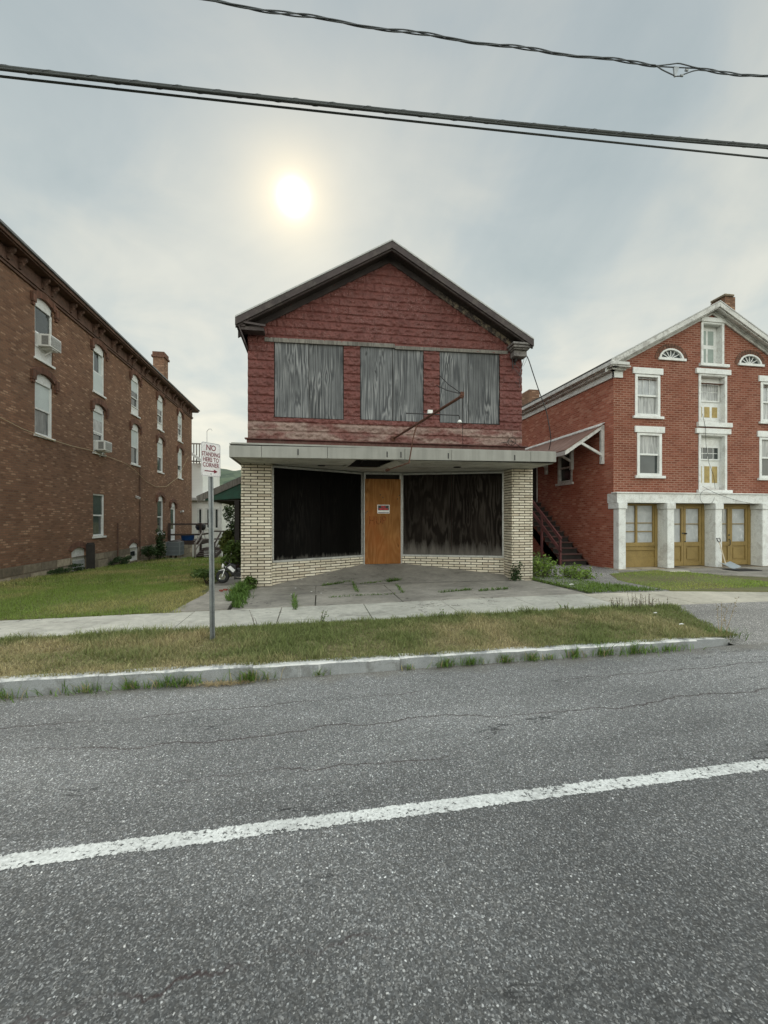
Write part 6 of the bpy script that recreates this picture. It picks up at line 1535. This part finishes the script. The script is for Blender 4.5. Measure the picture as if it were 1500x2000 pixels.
def build_litter():
    for px, py in ((589, 1139), (597, 1131), (640, 1141), (627, 1160), (569, 1162), (608, 1157), (735, 1112), (577, 1150)):
        p = onG(px, py); p.z = p.z + .015 + (max(0, p.y - 10.4) * .262 if p.y > 10.4 else 0); k = MB(); s = random.uniform(.012, .028)
        k.prism([p + Vector((random.uniform(.6, 1.2) * s * cos(a), random.uniform(.6, 1.2) * s * sin(a), 0)) for a in (0, 1.3, 2.5, 3.7, 5.1)], (.004, 0, .006)); o = k.build('paper_scrap', 'litter', None, loc=tuple(p)); tag(o, 'tiny white scrap lying on the grey slabs before the shop', 'litter', 'white scraps on the slabs')
    for px, py, lab in ((1280, 1199, 'pale fallen leaf on the verge near the driveway corner'), (1116, 1150, 'white paper scrap on the weedy grass beside the side driveway'), (1331, 1221, 'pale tan leaf at the driveway edge of the verge')):
        p = onG(px, py); p.z = .16 if py > 1160 else p.z + .09; k = MB(); s = .04 if py > 1160 else .06
        k.prism([p + Vector((s * c, s * d * .6, e * s)) for c, d, e in ((-1, 0, 0), (-.2, -.7, .2), (.9, -.2, .1), (.5, .7, .3), (-.4, .6, .2))], (0, 0, .003)); o = k.build('paper_scrap' if '1116' == str(px) or 'paper' in lab else 'fallen_leaf', 'litter', None, loc=tuple(p)); tag(o, lab, 'litter')
    p = onG(447, 1155); k = MB()
    for i in range(5):
        c = p + Vector((random.gauss(0, .09), random.gauss(0, .07), .02)); a = random.random() * 3; k.bar(c, c + Vector((.09 * cos(a), .09 * sin(a), .0)), .05, .035)
    o = k.build('brick_pieces', 'red_leaf', None, loc=tuple(p)); tag(o, 'small heap of broken red brick on the yard path', 'rubble', kind='stuff')
# ------------------------------------------------------------------ sky, sun, camera
def build_light():
    el, az = atan2(.757, 1.022), atan2(-.044, 1.021)
    sd = Vector((cos(el) * sin(az), cos(el) * cos(az), sin(el))).normalized()
    W = bpy.data.worlds.new('World'); SC.world = W; W.use_nodes = True
    m = M.__new__(M); m.nt = W.node_tree; m.nt.nodes.clear(); m._tc = None
    out = m.nt.nodes.new('ShaderNodeOutputWorld')
    tc = m.n('TexCoord').outputs['Generated']; v = m.n('VectorMath', {0: tc}, operation='NORMALIZE').outputs[0]
    x, y, z = m.sep(v)
    sky = m.n('TexSky', {'Vector': v}, sky_type='NISHITA', sun_disc=False, sun_elevation=el, sun_rotation=az, air_density=1.5, dust_density=1.0).outputs[0]
    # cloud sheet: direction projected on a flat layer overhead
    zz = m.math('ADD', m.math('MAXIMUM', z, 0.), .22)
    pv = m.n('CombineXYZ', {0: m.math('DIVIDE', x, zz), 1: m.math('DIVIDE', y, zz), 2: 0.}).outputs[0]
    c1 = m.noise(1.3, 7, .55, v=m.mapv((1.0, .6, 1), loc=(1.7, .4, 0), v=pv), dist=.7)
    c2 = m.noise(3.6, 6, .5, v=m.mapv((.8, 1, 1), loc=(4.2, 2.1, 0), rot=(0, 0, .6), v=pv), dist=.5)
    cl = m.math('ADD', m.math('MULTIPLY', c1, .62), m.math('MULTIPLY', c2, .38))
    grad = m.ramp(m.math('MAXIMUM', z, 0.), [(0., (.82, .80, .68)), (.12, (.81, .81, .72)), (.32, (.71, .73, .68)), (.55, (.555, .595, .585)), (.78, (.475, .515, .525)), (1., (.50, .53, .54))])
    tone = m.ramp(cl, [(.32, (.75, .83, .875)), (.45, (.91, .955, .98)), (.56, (1.11, 1.09, 1.05)), (.68, (1.30, 1.24, 1.15))])
    clouds = m.mix(1., grad, tone, 'MULTIPLY')
    clouds = m.mix(.965, m.mix(1., sky, (.10, .10, .10), 'MULTIPLY'), clouds)
    # veiled sun
    d = m.n('VectorMath', {0: v, 1: tuple(sd)}, operation='DOT_PRODUCT').outputs['Value']
    ang = m.math('ARCCOSINE', m.math('MINIMUM', d, 1.))
    angw = m.math('MULTIPLY', ang, m.math('MULTIPLY_ADD', c2, .9, .62))
    def gl(w, a, k=2.): return m.math('MULTIPLY', m.math('EXPONENT', m.math('MULTIPLY', m.math('POWER', m.math('DIVIDE', angw, w), k), -1.)), a)
    halo = m.mix(1., (1.0, .70, .28), gl(.080, .60, 1.4), 'MULTIPLY'); wide = m.mix(1., (1.0, .95, .80), gl(.20, .07, 1.4), 'MULTIPLY'); core = m.mix(1., (1., .92, .74), gl(.0235, 2.4, 2.0), 'MULTIPLY')
    def add(a, b): return m.n('VectorMath', {0: a, 1: b}, operation='ADD').outputs[0]
    tot = add(add(clouds, halo), add(wide, core))
    # unseen sky behind the camera and overhead, brightened to fill facades and ground
    back = m.n('MapRange', {0: m.math('MULTIPLY', y, -1.), 1: -.30, 2: .55, 3: 1., 4: SKY_BACK}, interpolation_type='SMOOTHSTEP').outputs[0]
    top = m.n('MapRange', {0: z, 1: .77, 2: .95, 3: 1., 4: 3.4}, interpolation_type='SMOOTHSTEP').outputs[0]
    k = m.math('MULTIPLY', m.math('MAXIMUM', back, top), 10.)
    tot = m.n('VectorMath', {0: tot, 'Scale': k}, operation='SCALE').outputs[0]
    bg = m.n('Background', {'Color': tot, 'Strength': .1})
    m.nt.links.new(bg.outputs[0], out.inputs[0])
    W.cycles.sampling_method = 'MANUAL'; W.cycles.sample_map_resolution = 1024
    L = bpy.data.lights.new('sun', 'SUN'); L.energy = .7; L.angle = radians(24); L.color = (1., .93, .82)
    o = bpy.data.objects.new('sun', L); COL.objects.link(o); o.rotation_euler = (-sd).to_track_quat('-Z', 'Y').to_euler(); o.location = (0, 0, 30)
def build_camera():
    c = bpy.data.cameras.new('camera'); o = bpy.data.objects.new('camera', c); COL.objects.link(o)
    c.sensor_fit = 'VERTICAL'; c.sensor_height = 36.; c.lens = 36. * F / 2000.; c.clip_end = 4000; c.clip_start = .05
    c.shift_y = (PY - 1000) / 2000.
    o.location = (0, 0, EYE); o.rotation_euler = (radians(90), 0, -T); SC.camera = o
SKY_BACK = 2.7
build_street(); build_shop(); build_sign_arm(); build_brown(); build_yard_things(); build_shed(); build_bike(); build_sign_post()
build_red(); build_cables(); build_grass(); build_plants(); build_litter(); build_light(); build_camera()
SC.view_settings.view_transform = 'Standard'; SC.view_settings.look = 'None'; SC.view_settings.exposure = 0.; SC.view_settings.gamma = 1.
SC.view_settings.use_curve_mapping = False
SC.render.engine = 'CYCLES'
SC.cycles.use_denoising = True; SC.cycles.max_bounces = 6; SC.cycles.diffuse_bounces = 3; SC.cycles.transparent_max_bounces = 6
SC.cycles.caustics_reflective = False; SC.cycles.caustics_refractive = False
